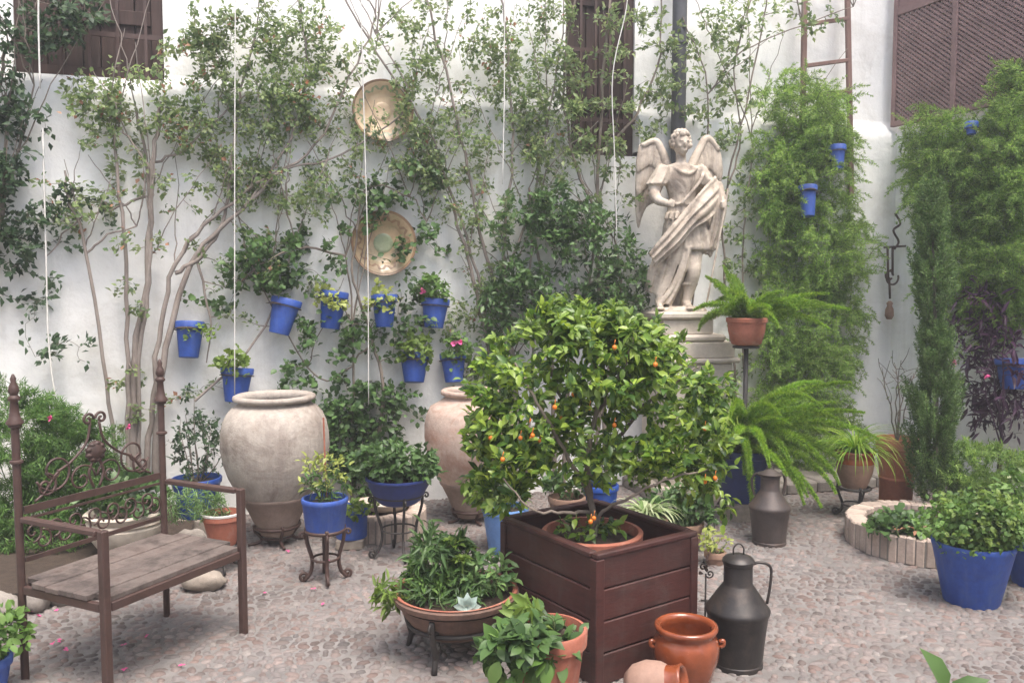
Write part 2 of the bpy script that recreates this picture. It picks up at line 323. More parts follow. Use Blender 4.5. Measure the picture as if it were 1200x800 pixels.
def grow(stems, att, twig_r=.0022, curl=.12, sub=3, prune=9e9):
    """stems: list of (pts, r0, r1); att: attractor points. Joins each attractor to the nearest node by a bent twig."""
    nodes = np.concatenate([s[0] for s in stems]); rad = np.concatenate([np.linspace(s[1], s[2], len(s[0])) for s in stems])
    tw = []
    if len(att) == 0: return tw
    d0 = np.array([np.min(np.sum((nodes-a)**2, 1)) for a in att]); order = np.argsort(d0)
    cap = len(nodes)+len(att)*sub+5; A = np.zeros((cap, 3)); R = np.zeros(cap); n = len(nodes); A[:n] = nodes; R[:n] = rad
    for i in order:
        a = att[i]; dd = np.sum((A[:n]-a)**2, 1); j = int(np.argmin(dd)); L = math.sqrt(dd[j])
        if L > prune or L < .01: continue
        p0 = A[j].copy(); r0 = min(R[j]*.75, twig_r*(1+L*4)); side = RNG.normal(size=3)*curl*L
        pts = [p0+(a-p0)*(k/sub)+side*math.sin(PI*k/sub) for k in range(sub+1)]
        tw.append((np.array(pts), r0, twig_r*.5))
        for k in range(1, sub+1): A[n] = pts[k]; R[n] = max(r0*(1-.4*k/sub), twig_r*.6); n += 1
    return tw
def twig_leaves(mb, tw, per, size, T, wr=.55, up=(0,-.35,1), spread=.8, span=(.35,1.05), jitter=.02, usp=.55, droop=0.0):
    P = []; D = []
    for pts, a, b in tw:
        k = max(1, int(RNG.poisson(per)))
        t = RNG.uniform(span[0], span[1], k); s = pts[0]+(pts[-1]-pts[0])*t[:,None]
        idx = np.clip(t, 0, 1)*(len(pts)-1); i0 = np.minimum(idx.astype(int), len(pts)-2); fr = (idx-i0)[:,None]
        s = pts[i0]*(1-fr)+pts[i0+1]*fr
        d = nrm(pts[-1]-pts[0]+1e-6)
        P.append(s+RNG.normal(size=(k,3))*jitter); dd = d[None,:]+RNG.normal(size=(k,3))*spread; dd[:,2] -= droop; D.append(dd)
    if not P: return
    P = np.concatenate(P); D = np.concatenate(D); n = len(P)
    U = np.array(up)[None,:]+rv(n)*usp; L_ = size*RNG.uniform(.6, 1.25, n)
    leaves(mb, P, D, U, L_, L_*wr, T)
def tubes(mb, items, sides=4):
    for p, a, b in items: mb.tube(p, np.linspace(a, b, len(p)), sides, cap=False)

def ellipse_pts(cx, cy, rx, ry, n):
    a = RNG.uniform(0, 2*PI, n); r = np.sqrt(RNG.uniform(0, 1, n)); return cx+rx*r*np.cos(a), cy+ry*r*np.sin(a)

# ================================================================== SETTING
# --- ground sheet and cobbles
mb = MB(); mb.add([(-30,-25,0),(30,-25,0),(30,45,0),(-30,45,0)], [(0,1,2,3)])
tag(mb.build('ground', 'mortar'), kind='structure')
def cobbles():
    mb = MB(); V = []; seg = 8
    ang = np.arange(seg)*2*PI/seg
    y = 2.2
    rows = []
    while y < 7.6:
        pitch = .040 if y < 4.5 else .046
        x = -3.6 + RNG.uniform(0, .05)
        while x < 4.2:
            lx = RNG.uniform(.022, .07); rows.append((x+lx/2, y+RNG.uniform(-.007,.007), lx)); x += lx+.006
        y += pitch
    rows = np.array(rows)
    # gentle drifts so that the courses wander
    X = rows[:,0]; Y = rows[:,1]
    Y = Y + .10*np.sin(X*1.3+.5)+.05*np.sin(X*3.1+Y*1.7)
    keep = (np.abs(X) < Y*.64+.25) & (RNG.random(len(X)) > .03+.12*(np.sin(X*4.1+1)*np.sin(Y*5.3) > .55)); 
    X, Y, LX = X[keep], Y[keep], rows[keep,2]
    n = len(X); a = LX*.5; b = RNG.uniform(.0145,.0235,n); h = RNG.uniform(.005,.011,n); rot = RNG.normal(size=n)*.38+.12*np.cos(X*1.3)
    rad = 1+RNG.normal(size=(n,seg))*.14
    V = np.zeros((n, seg*2+1, 3))
    for ring, (s, hz) in enumerate(((1.0, -.002), (.72, .75))):
        ex = np.cos(ang)[None,:]*a[:,None]*s*rad; ey = np.sin(ang)[None,:]*b[:,None]*s*rad
        V[:, ring*seg:(ring+1)*seg, 0] = X[:,None]+ex*np.cos(rot)[:,None]-ey*np.sin(rot)[:,None]
        V[:, ring*seg:(ring+1)*seg, 1] = Y[:,None]+ex*np.sin(rot)[:,None]+ey*np.cos(rot)[:,None]
        V[:, ring*seg:(ring+1)*seg, 2] = (hz if ring == 0 else h[:,None]*hz)
    V[:, -1, 0] = X; V[:, -1, 1] = Y; V[:, -1, 2] = h
    k = seg*2+1; base = np.arange(n)*k; mb.v.append(V.reshape(-1,3)); mb.n += n*k
    for i in range(seg):
        j = (i+1) % seg
        FA = base[:,None]+np.array([i,j,seg+j,seg+i])[None,:]; mb.loops.append(FA.ravel()); mb.tot.append(np.full(n,4))
        FA = base[:,None]+np.array([seg+i,seg+j,2*seg])[None,:]; mb.loops.append(FA.ravel()); mb.tot.append(np.full(n,3))
    o = mb.build('cobble_paving', 'cobble', smooth=True)
    tag(o, 'small pinkish grey pebbles set in mortar over the courtyard floor', 'cobbles', kind='stuff')
cobbles()

# --- walls with openings
def wallgrid(root, name, o, d, n, length, height, openings, ledge=True, step=.09, depth=.22, s_start=-.18):
    ss = set(np.round(np.arange(s_start, length+.01, step), 4)); zz = set(np.round(np.arange(0, 4.4, step), 4)) | {5.2, height}
    for (a, b, c, e) in openings: ss |= {round(a,4), round(b,4)}; zz |= {round(c,4), round(e,4)}
    if ledge: zz |= {2.76, 2.86}
    ss = sorted(ss); zz = sorted(zz); V = []
    edge_s = {round(x,4) for op in openings for x in op[:2]}; edge_z = {round(x,4) for op in openings for x in op[2:]}
    def tz(z): return 0.0 if (not ledge or z <= 2.76) else (-.10 if z >= 2.86 else -.10*(z-2.76)/.10)
    def P(s, z, extra=0.0):
        w = 0 if (s in edge_s or z in edge_z) else .022*noise.noise(Vector((s*1.1, z*1.1, 3)))+.009*noise.noise(Vector((s*3.7, z*3.7, 8)))
        return o+d*s+n*(tz(z)+w+extra)+np.array([0,0,z])
    for z in zz:
        for s in ss: V.append(P(s, z))
    W = len(ss); Fc = []
    def inside(s, z): return any(a < s < b and c < z < e for (a,b,c,e) in openings)
    for i in range(len(zz)-1):
        for j in range(W-1):
            if not inside((ss[j]+ss[j+1])/2, (zz[i]+zz[i+1])/2): Fc.append((i*W+j, i*W+j+1, (i+1)*W+j+1, (i+1)*W+j))
    mb = MB(); mb.add(V, Fc)
    for (a, b, c, e) in openings:      # reveals
        zs = [z for z in zz if c-1e-6 <= z <= e+1e-6]; sl = [s for s in ss if a-1e-6 <= s <= b+1e-6]
        for s in (a, b):
            for i in range(len(zs)-1): mb.add([P(s,zs[i]),P(s,zs[i+1]),P(s,zs[i+1])*1-n*depth,P(s,zs[i])-n*depth],[(0,1,2,3)])
        for z in (c, e):
            for i in range(len(sl)-1): mb.add([P(sl[i],z),P(sl[i+1],z),P(sl[i+1],z)-n*depth,P(sl[i],z)-n*depth],[(0,1,2,3)])
    # back face gives the wall its thickness
    a = o+d*s_start-n*.5; b = o+d*length-n*.5
    mb.add([a,b,b+[0,0,height],a+[0,0,height], o+d*s_start+n*tz(height)+[0,0,height], o+d*length+n*tz(height)+[0,0,height]],[(0,1,2,3),(3,2,5,4)])
    return mb.build(name, 'plaster', root, smooth=True)

def sB(px, py): return float(np.dot(wb(px, py)-CORNER, DB))
def sR(px, py): return float(np.dot(wr(px, py)-CORNER, DR))
bw = thing('back_wall', 'tall uneven whitewashed wall at the back, covered with climbers', 'wall', CORNER)
wl = (sB(190, 60), sB(12, 60)); zl = (wb(100,106)[2]+.1, 4.6)
wc = (sB(750, 90), sB(669, 90)); zc = (wb(710,182)[2], 4.6)
OPS = [(wl[0], wl[1], zl[0], zl[1]), (wc[0], wc[1], zc[0], zc[1])]
wallgrid(bw, 'wall_face', CORNER, DB, NB, 9.4, 6.0, OPS)
rw = thing('side_wall', 'whitewashed wall on the right carrying the lattice screen', 'wall', CORNER)
wallgrid(rw, 'wall_face', CORNER, DR, NR, 11.0, 6.0, [])
# courtyard closes behind the camera
lw = thing('side_wall', 'plain white courtyard wall left of the bench, outside the view', 'wall', (-4.6, 0, 0)); E0 = CORNER+DB*8.1
mb = MB(); mb.box((E0[0]-.25, 0.2, 2.75), .5, 11.0, 5.5); mb.build('wall_face', 'plaster', lw)
hw = thing('rear_wall', 'plain white courtyard wall behind the viewer', 'wall', (0, -4, 0))
mb = MB(); mb.box((0, -4.2, 2.4), 14, .5, 4.8); mb.build('wall_face', 'plaster', hw)

def wpt(s, t, z, D=DB, Nn=NB): return CORNER+D*s+Nn*t+np.array([0,0,z])
def wbox(mb, s0, s1, t0, t1, z0, z1, D=DB, Nn=NB, bev=0.0):
    mb.box(wpt((s0+s1)/2,(t0+t1)/2,(z0+z1)/2,D,Nn), abs(s1-s0), abs(t1-t0), z1-z0, D, Nn, (0,0,1), bev)
def window(op, planks, bars, mat='shutter_wood'):
    a, b, c, e = op; fr = MB(); t0, t1 = -.20, -.14
    wbox(fr, a, a+.07, t0, t1+.02, c, e); wbox(fr, b-.07, b, t0, t1+.02, c, e); wbox(fr, a+.07, b-.07, t0, t1+.02, c, c+.07)
    f = fr.build('window', mat, bw)
    sh = MB(); w = (b-a-.14)/planks
    for i in range(planks): wbox(sh, a+.07+i*w+.003, a+.07+(i+1)*w-.003, t0+.005, t1-.012, c+.075, e, bev=.004)
    for z in np.arange(c+.35, e, .75): wbox(sh, a+.075, b-.075, t1-.012, t1+.012, z, z+.09, bev=.004)
    sh.build('shutter', mat, f)
    if bars:
        g = MB()
        for i in range(bars):
            s = a+.1+(b-a-.2)*i/(bars-1); wbox(g, s-.009, s+.009, -.075, -.057, c+.002, e)
        for z in np.arange(c+.25, e, .5): wbox(g, a+.01, b-.01, -.072, -.06, z, z+.03)
        g.build('bar', 'iron', f)
    return f
window(OPS[0], 7, 5)
window(OPS[1], 4, 4)

# gravel bed edge / step along the right back
k = thing('stone_step', 'low grey stone step along the foot of the back wall by the fern', 'step', gr(960, 595))
mb = MB(); p0 = wpt(sB(840,540), .0, 0); 
for i in range(9):
    s0 = sB(1030,560)+.02+i*.26; wbox(mb, s0, s0+.25, .0, .62, 0, .085+.006*math.sin(i*2.3), bev=.012)
mb.build('block', 'kerb_stone', k)

# --- left raised bed
bed = thing('planting_bed', 'low raised earth bed edged with rough stones behind the bench', 'flower bed', gr(90, 700))
mb = MB(); ang = []
bp = [gr(-60,745), gr(40,712), gr(110,698), gr(175,688), gr(215,665), gr(225,640)]
bs = spline(bp, 5)
for i in range(0, len(bs)-1, 2):
    a, b = bs[i], bs[min(i+2, len(bs)-1)]; Lb = np.linalg.norm(b-a); d = nrm(b-a); Rm = np.stack([d, np.cross([0,0,1.0], d), [0,0,1.0]], 1)
    mb.ball((a+b)/2+np.array([0,0,.045]), (Lb*.56,.10,.075+.012*math.sin(i*3.1)), 16, 10, M=Rm, amp=.35, seed=i*1.7)
mb.build('edging', 'kerb_stone', bed, smooth=True)
so = MB(); V = [p+np.array([0,0,.095]) for p in bs]; back = [wb(235,600,.0)*[1,1,0]+[0,0,.095], wb(-100,640,.0)*[1,1,0]+[0,0,.095]]
so.add(V+back, [list(range(len(V)+2))]); so.build('soil', 'soil', bed)

# --- downpipe beside central window
dp = MB(); P = [wb(796,y,.10) for y in (-60,0,60,110,150,190)]
x0 = wb(796,60,.07); dp.tube([[x0[0],x0[1],z] for z in (1.9,2.3,3,3.6,4.6)], .055, 12)
for z in (2.55, 3.3): dp.lathe([(.056,0),(.066,0),(.066,.05),(.056,.05)], (x0[0],x0[1],z), 14)
tag(dp.build('downpipe', 'pipe_lead', autos=40), 'dark grey downpipe running up the wall above the statue', 'pipe')

# --- ladder
ld = thing('wooden_ladder', 'brown wooden ladder hung on the wall above the feathery fern column', 'ladder', wb(968,200,.3)*[1,1,0])
def ladder():
    a0, a1 = wb(938,300,.05), wb(944,-60,.02); b0, b1 = wb(999,300,.05), wb(992,-60,.02)
    for a, b in ((a0,a1),(b0,b1)):
        m = MB(); m.bar(a+(b-a)*.20, b+(b-a)*.2, .045, .028, up=NB, bev=.005); m.build('rail', 'ladder_wood', ld)
    for py in (112, 76, 28, -22):
        t = (300-py)/360; pa = a0+(a1-a0)*t; pb = b0+(b1-b0)*t+np.array([0,0,.05])
        m = MB(); m.bar(pa, pb, .03, .03, bev=.004); m.build('rung', 'ladder_wood', ld)
ladder()

# --- lattice on the right wall
la = thing('lattice_screen', 'weathered diagonal wooden lattice screen on the upper right wall', 'lattice', wr(1120,90,.05))
def lattice():
    s0 = sR(1057,60); s1 = s0+1.75; z0 = 2.85; z1 = wr(1057,20)[2]
    n = 46; tt = .035
    for sg, t in ((1,.0),(-1,.011)):
        m = MB(); dz = (z1-z0); run = dz/math.tan(math.radians(38))
        k = s0-run
        while k < s1:
            a = k; b = k+run; za, zb = (z0, z1) if sg > 0 else (z1, z0)
            # clip
            def cl(a, za, b, zb):
                if a < s0: za = za+(zb-za)*(s0-a)/(b-a); a = s0
                if b > s1: zb = za+(zb-za)*(s1-a)/(b-a); b = s1
                return a, za, b, zb
            a, za, b, zb = cl(a, za, b, zb)
            if b-a > .02: m.bar(wpt(a,tt+t,za,DR,NR), wpt(b,tt+t,zb,DR,NR), .010, .017, up=np.cross(NR, nrm(wpt(b,0,zb,DR,NR)-wpt(a,0,za,DR,NR))))
            k += .048
        m.build('lattice_slats', 'lattice_wood', la)
    for (a,b,c,d) in ((s0-.04,s0,z0-.04,z1+.6),(s0,s1,z1,z1+.06),(s0+.52,s0+.565,z0,z1),(s0+1.12,s0+1.165,z0,z1),(s0,s1,z0-.04,z0)):
        m = MB(); wbox(m, a, b, .022, .062, c, d, DR, NR, bev=.003); m.build('frame', 'lattice_wood', la)
    m = MB(); wbox(m, s0, s1, .012, .05, z1+.061, z1+.6, DR, NR, bev=.004); m.build('board', 'lattice_wood', la)
lattice()

# ================================================================== CORDS
def cord(pts, label, r=.0035):
    m = MB(); m.tube(spline(pts, 6), r, 6)
    tag(m.build('hanging_cord', 'cord_white', smooth=True), label, 'cord', 'white cords hanging in front of the wall')
cord([wb(46,-40,.25), wb(45,20,.25), wb(47,104,.25)], 'short white cord ending at the sill of the left window', .005)
cord([wb(50,150,.2), wb(54,300,.2), wb(57,400,.22), wb(66,470,.25), wb(83,527,.3)], 'white cord curving out at its foot over the green bush behind the bench', .005)
cord([wb(276,-40,.5), wb(275,200,.5), wb(275,462,.5)], 'straight white cord passing in front of the blue wall pot above the big pale jar')
cord([wb(422,-40,.5), wb(427,150,.5), wb(431,300,.5), wb(432,474,.5)], 'white cord crossing both round wall plates')
cord([wb(591,-40,.5), wb(591,100,.5), wb(589,216,.5)], 'straight white cord above the centre of the wall, ending among leaves')
cord([wb(737,-40,.5), wb(734,10,.5), wb(718,88,.5), wb(720,180,.5), wb(723,285,.5)], 'kinked white cord in front of the tall narrow dark window')

# ================================================================== PLATES
def plate(px, py, r, label, dark):
    c = wb(px, py, .05); t = thing('wall_plate', label, 'plate', c, 'large pottery plates hung on the wall')
    X = -DB; Z = np.array([0,0,1.0]); R = np.stack([X, Z, NB], 1)
    m = MB(); m.lathe([(0,-.01),(r*.5,-.01),(r*.97,.035),(r,.045),(r*.985,.055),(r*.93,.048),(r*.92,.0475)], c, 56, rot=R); m.build('rim', 'plate_dark' if dark else 'plate_dark', t, autos=50)
    m = MB(); m.lathe([(r*.92,.0475),(r*.60,.012),(r*.58,.006),(r*.30,.004)], c, 56, rot=R); m.build('dish', 'plate_mid' if dark else 'plate', t, smooth=True)
    m = MB(); m.lathe([(r*.30,.004),(r*.28,.008),(r*.2,.005),(0,.005)], c, 40, rot=R); m.build('centre', 'plate' if not dark else 'plate_green', t, smooth=True)
    g = MB(); nn = 168; V = []
    for k in range(nn):      # painted wavy band round the dish
        a = 2*PI*k/nn
        for w_ in (-1, 1):
            f = .74+.05*math.sin(a*14)+w_*(.035+.025*math.sin(a*28+1)); V.append(c+(X*math.cos(a)+Z*math.sin(a))*r*f+NB*(.012+(f-.60)*.1109+.0025))
    g.add(V, [(2*k, 2*k+1, 2*((k+1)%nn)+1, 2*((k+1)%nn)) for k in range(nn)])
    g.build('painted_band', 'plate_green' if not dark else 'plate_dark', t)
plate(448, 131, .207, 'upper wall plate, pale cream pottery with green leaf marks', False)
plate(449, 285, .222, 'lower wall plate, brown and green glazed pottery above the blue pots', True)

# ================================================================== CLIMBERS
def climber(label, stems, blobs, leaf, size, per, bark='pale_bark', T=T_SIMPLE, wr_=.6, offr=(.03,.22), wall=wb, cat='climbing plant', name='climber', dry=0, twig=.0028, prune=.9, sides=5, sp=.8, dens=.40, canes=16, group='climbers trained up the wall'):
    base = wall(stems[0][0][0][0], stems[0][0][0][1], .15); base[2] = 0
    t = thing(name, label, cat, base, group)
    st = []
    for pts, r0, r1 in stems:
        P = [wall(x, y, (p[0] if p else .12)+RNG.uniform(-.03,.03)) for (x, y, *p) in pts]
        P = spline(P, 5, .006); st.append((P, r0*.78, r1*.8))
    for k in range(canes):
        P0 = stems[int(RNG.integers(len(stems)))][0]; x, y, *_ = P0[int(RNG.integers(len(P0)//2, len(P0)))]
        dx = RNG.normal()*45; dy = -RNG.uniform(50, 190); o0 = RNG.uniform(.06, .2)
        P = spline([wall(x, y, .10), wall(x+dx*.4, y+dy*.45, o0), wall(x+dx, y+dy, o0)], 5, .006); st.append((P, .0045, .002))
    att = []
    for (cx, cy, rx, ry, n) in blobs:
        n = max(4, int(n*dens))
        X, Y = ellipse_pts(cx, cy, rx, ry, n)
        # clump the blob into sprays
        for x, y in zip(X, Y):
            if noise.noise(Vector((x*.028, y*.028, 5.5))) > -.12 or RNG.random() < .3: att.append(wall(x, y, RNG.uniform(*offr)))
    tw = grow(st, np.array(att), twig, .14, 3, prune)
    m = MB(); tubes(m, st, 8); m.build('trunk', bark, t, smooth=True)
    m = MB(); tubes(m, tw, 4); m.build('branches', bark, t, smooth=True)
    m = MB(); twig_leaves(m, tw, per, size, T, wr_, up=NB*.4+np.array([0,0,.8]), spread=sp); m.build('foliage', leaf, t, smooth=False)
    if dry:
        idx = RNG.choice(len(tw), min(dry, len(tw)), replace=False); m = MB(); twig_leaves(m, [tw[i] for i in idx], 3, size*.9, T, .7); m.build('withered_leaves', 'leaf_dry', t)
    return t
climber('dark leafy creeper hanging down the left edge of the wall above the bench', [([(-30,560),(-20,400),(0,250),(10,130)],.03,.01), ([(0,250),(20,180),(40,100)],.015,.006), ([(0,100),(10,50),(40,10)],.015,.006)],
        [(15,160,45,60,170),(5,250,40,70,150),(30,320,38,60,75),(85,415,45,18,16),(40,30,55,36,150),(100,12,35,16,34),(0,90,30,40,80),(90,250,40,50,26)], 'leaf_dark', .050, 9, 'bark', dens=.8)
climber('climber with a clump of bare pale trunks rising behind the bench', [
        ([(150,565),(150,470),(148,350),(143,250),(132,160),(128,120)],.022,.009), ([(158,565),(155,440),(172,330),(178,220),(182,165),(190,120)],.034,.014),
        ([(166,565),(162,450),(176,300),(172,200),(160,130)],.02,.01), ([(140,565),(125,450),(100,290),(82,240),(76,200)],.018,.008), ([(100,300),(120,280),(160,265)],.01,.006),
        ([(182,190),(215,175),(255,140),(290,110)],.012,.006),([(178,200),(150,160),(135,140)],.012,.006),([(172,230),(130,245),(90,260),(55,300)],.012,.005)],
        [(150,115,75,42,190),(215,70,40,45,110),(170,150,60,30,120),(230,130,45,45,110),(110,110,30,30,50),(80,230,35,40,42),(135,225,45,20,36),(140,330,22,14,9),(150,470,26,45,34),(235,200,40,28,46),(165,360,18,20,14),(230,460,50,12,16),(150,200,110,100,170)],
        'leaf_vine', .041, 11, dry=70)
climber('climber whose pale stems fan out to the right over the upper wall', [
        ([(170,560),(178,480),(186,400),(205,310),(250,255),(310,210)],.026,.012), ([(182,560),(190,430),(215,330),(240,285),(290,240),(330,200)],.03,.012),
        ([(205,320),(235,300),(262,262),(270,205),(280,120),(300,40)],.018,.008), ([(290,240),(340,160),(360,80),(350,0)],.013,.006), ([(310,210),(370,170),(410,90),(440,20),(410,-20)],.012,.006),
        ([(230,300),(245,370),(242,425)],.012,.005), ([(330,200),(400,180),(480,120),(440,40)],.010,.005), ([(228,470),(300,400),(340,300),(335,240)],.011,.006)],
        [(310,60,75,60,400),(300,150,70,55,310),(370,150,60,60,270),(360,60,60,60,260),(250,40,40,40,130),(320,225,60,25,120),(285,190,45,40,90),(390,225,45,38,150),(270,280,55,30,44),(450,60,50,50,140),(380,140,150,120,330),(300,340,90,50,60)],
        'leaf_vine', .037, 12, dry=60)
climber('dark leaved climber winding up past the blue wall pots to the brown plate', [
        ([(437,600),(440,540),(450,460),(437,400),(415,330),(418,270)],.02,.008), ([(412,600),(413,480),(413,380),(405,300)],.014,.006), ([(405,300),(360,290),(320,300),(285,330)],.011,.006),
        ([(437,400),(395,440),(360,430),(290,300)],.009,.005), ([(418,270),(430,220),(480,230),(500,260)],.01,.005)],
        [(300,318,48,26,95),(330,285,60,18,75),(365,320,45,20,50),(430,500,48,50,230),(400,520,32,50,130),(385,395,42,30,75),(360,450,50,30,66),(335,485,40,10,20),(455,470,30,30,48),(505,480,36,20,36),(455,385,50,36,96),(430,545,36,35,130),(240,355,36,12,22),(470,215,60,30,130),(420,245,40,25,80),(495,310,36,50,80)],
        'leaf_ivy', .046, 7, 'bark', T_OVAL, .75, dens=.6)
climber('climber with slender grey trunks in the middle of the wall behind the pale pink jar', [
        ([(600,580),(590,480),(566,380),(548,300),(530,240)],.024,.012), ([(606,580),(603,440),(578,330),(560,260),(545,180),(520,80),(500,0)],.02,.009), ([(612,580),(598,420),(590,300),(600,180),(595,60),(585,-20)],.018,.008),
        ([(595,580),(580,430),(553,300),(520,200),(500,150),(440,60),(400,-10)],.016,.007),([(585,340),(620,250),(640,150),(660,40)],.014,.006),([(615,560),(625,420),(622,300),(640,200)],.016,.007)],
        [(520,180,65,55,280),(500,120,50,50,150),(560,90,55,70,220),(510,40,60,50,170),(600,150,50,70,250),(640,60,45,60,210),(620,20,50,40,130),(560,225,60,40,190),(640,150,35,60,160),(540,370,36,45,100),(560,300,40,36,70),(550,440,30,36,60),(480,190,36,36,90),(590,30,40,50,100),(560,150,130,140,360)],
        'leaf_vine', .037, 12, dry=60)
climber('dense mid green shrub trained on the wall between the kumquat tree and the statue', [
        ([(650,570),(648,440),(640,350),(625,270),(620,220)],.022,.01), ([(660,570),(668,430),(690,330),(700,260)],.022,.01), ([(690,560),(715,420),(728,340),(720,280)],.02,.009), ([(620,560),(600,420),(600,320)],.016,.008)],
        [(630,300,50,60,340),(690,290,55,55,350),(670,250,60,35,220),(735,330,28,45,130),(600,270,30,40,130),(630,350,60,40,240),(700,360,50,30,150),(600,370,40,50,130),(740,375,25,25,50),(590,450,36,60,80)],
        'leaf_ivy', .055, 9, 'bark', T_SIMPLE, .5, (.05,.42), prune=.6, dens=.52)
climber('light green climber spreading in level tiers across the tall narrow window', [
        ([(712,560),(706,400),(700,250),(705,120),(715,0)],.022,.01), ([(700,250),(670,180),(660,90),(672,10)],.014,.007), ([(705,180),(740,140),(770,80),(775,0)],.014,.007)],
        [(705,125,60,8,80),(700,60,55,9,70),(695,92,50,7,40),(715,160,50,9,60),(690,190,55,22,160),(700,20,60,16,110),(655,110,30,60,130),(645,200,40,40,140),(770,60,22,60,90),(735,215,22,40,60),(720,235,30,14,50)],
        'leaf_vine', .048, 10, 'bark', T_SIMPLE, .5, (.08,.30), prune=.7)
climber('thin straggling climber with long bare canes to the right of the statue', [
        ([(868,560),(860,430),(848,300),(852,220),(872,130),(895,20),(900,-30)],.014,.006), ([(880,560),(872,420),(870,300),(875,230),(880,160),(840,60)],.012,.005), ([(800,540),(815,300),(830,110),(800,20)],.012,.005), ([(852,220),(868,160),(860,80),(880,0)],.01,.005),([(830,110),(870,60),(940,30),(1000,8)],.008,.004)],
        [(830,60,55,45,210),(870,25,60,30,160),(770,110,28,28,90),(815,130,30,14,60),(870,110,30,30,70),(860,250,28,40,60),(870,330,28,50,70),(760,150,18,18,40),(945,22,50,18,44),(845,160,22,20,40),(870,410,26,40,50),(885,200,18,22,26)],
        'leaf_vine', .046, 9, 'bark')

# ================================================================== POTS AND PLANTS
def pot_profile(rt, rb, h, rim=.035, lip=.008, wall=.012):
    return [(0,0),(rb*.97,0),(rb,.006),(rt-lip,h-rim),(rt,h-rim+.004),(rt+.002,h-.006),(rt-.002,h),(rt-wall,h),(rt-wall-.004,h-.02),(rt-wall-.008,h-.05)]
def make_pot(t, o, rt, rb, h, mat, rim=.035, lip=.008, soil=True, prof=None, name='pot', seg=40, wob=.01, tilt=None, soilz=None):
    m = MB(); m.lathe(prof or pot_profile(rt, rb, h, rim, lip), o, seg, wob, random.random()*9, rot=tilt); p = m.build(name, mat, t, autos=45)
    if soil:
        sz = soilz or h-.035; r = rt-.014; m = MB(); m.lathe([(r,0),(r*.7,.010),(r*.35,.016),(0.001,.018)], (o[0],o[1],o[2]+sz), 24, .05); m.build('soil', 'soil', p, smooth=True)
    return p
def bush(t, base, ctr, rad, n, per, size, leaf, T=T_OVAL, wr_=.55, stem='green_stem', twig=.0018, nst=5, spread=.8, name='foliage', curl=.15, usp=.55, up=(0,-.35,1), low=-1.0, droop=0.0, jit=.012, sname='stems', seed_r=.02):
    base = np.asarray(base, float); ctr = np.asarray(ctr, float); rad = np.asarray(rad, float)
    u = norm_rows(rv(n)); r = RNG.uniform(.25,1,n)**.5; P = ctr+u*r[:,None]*rad*(1+.12*np.sin(u[:,:1]*5+u[:,2:]*4)); P = P[P[:,2] > base[2]+low] if low > -1 else P
    st = []
    for i in range(nst):
        a = 2*PI*i/nst+RNG.uniform(0,.8); q = ctr+np.array([math.cos(a)*rad[0]*.55, math.sin(a)*rad[1]*.55, rad[2]*RNG.uniform(-.1,.6)])
        b0 = base+np.array([math.cos(a)*seed_r, math.sin(a)*seed_r, 0]); st.append((spline([b0, (b0+q)/2+rv(1)[0]*.02, q], 4), twig*2.4, twig))
    tw = grow(st, P, twig, curl, 3)
    m = MB(); tubes(m, st, 6); tubes(m, tw, 4); m.build(sname, stem, t, smooth=True)
    m = MB(); twig_leaves(m, tw, per, size, T, wr_, up=up, spread=spread, usp=usp, droop=droop, jitter=jit, span=(.2,1.05)); m.build(name, leaf, t)
    return tw
def blades(t, base, n, L, w, leaf, tilt=(.2,1.3), droop=1.0, name='foliage', seg=7, r0=.015):
    m = MB(); base = np.asarray(base, float)
    for i in range(n):
        a = RNG.uniform(0, 2*PI); e = RNG.uniform(*tilt); l = L*RNG.uniform(.6,1.1); h = np.array([math.cos(a), math.sin(a), 0])
        p = base+h*r0*RNG.uniform(0,1); side = np.array([-h[1], h[0], 0]); V = []; step = l/seg; ang = PI/2-e
        for k in range(seg+1):
            ww = w*(1-(k/seg)**2*.95)*.5*(.6+.8*min(1,k/2)); V += [p-side*ww, p+np.array([0,0,-ww*.4]), p+side*ww]
            d = h*math.cos(ang)+np.array([0,0,math.sin(ang)]); p = p+d*step; ang -= droop*2.0/seg*RNG.uniform(.6,1.2)
        Fc = []
        for k in range(seg):
            b = k*3; Fc += [(b,b+1,b+4,b+3),(b+1,b+2,b+5,b+4)]
        m.add(V, Fc)
    return m.build(name, leaf, t, smooth=True)
def plume(m, ms, P, w, dens, needle, leaf_up=(0,0,1)):
    """foxtail frond: rachis P with needles all round, width w tapering to the tip"""
    P = np.asarray(P, float); n = len(P); ms.tube(P, np.linspace(.003,.001,n), 4, cap=False)
    seg = np.linalg.norm(np.diff(P, axis=0), axis=1); L = seg.sum(); k = int(dens*L); t = RNG.uniform(.05,1,k); idx = t*(n-1); i0 = np.minimum(idx.astype(int), n-2); fr = (idx-i0)[:,None]
    Q = P[i0]*(1-fr)+P[i0+1]*fr; T = norm_rows(P[i0+1]-P[i0]); R = norm_rows(np.cross(T, rv(k)))
    prof = np.sin(np.clip(t*1.05,0,1)**.6*PI)**.5*.8+.2; prof = np.where(t > .6, prof*(1-(t-.6)*1.4), prof)
    D = R*.85+T*.6+rv(k)*.22; st = Q+R*(RNG.uniform(0,.45,k)*w*prof)[:,None]
    leaves(m, st, D, rv(k)+np.array([0,0,.6]), needle*RNG.uniform(.7,1.2,k)*(.5+.5*prof), needle*.22, T_NEEDLE)
def frond_curve(base, az, L, rise, droop, seg=12):
    p = np.asarray(base, float).copy(); ang = rise; h = np.array([math.cos(az), math.sin(az), 0]); out = [p.copy()]
    for k in range(seg):
        p = p+(h*math.cos(ang)+np.array([0,0,math.sin(ang)]))*L/seg; ang -= droop/seg; out.append(p.copy())
    return np.array(out)
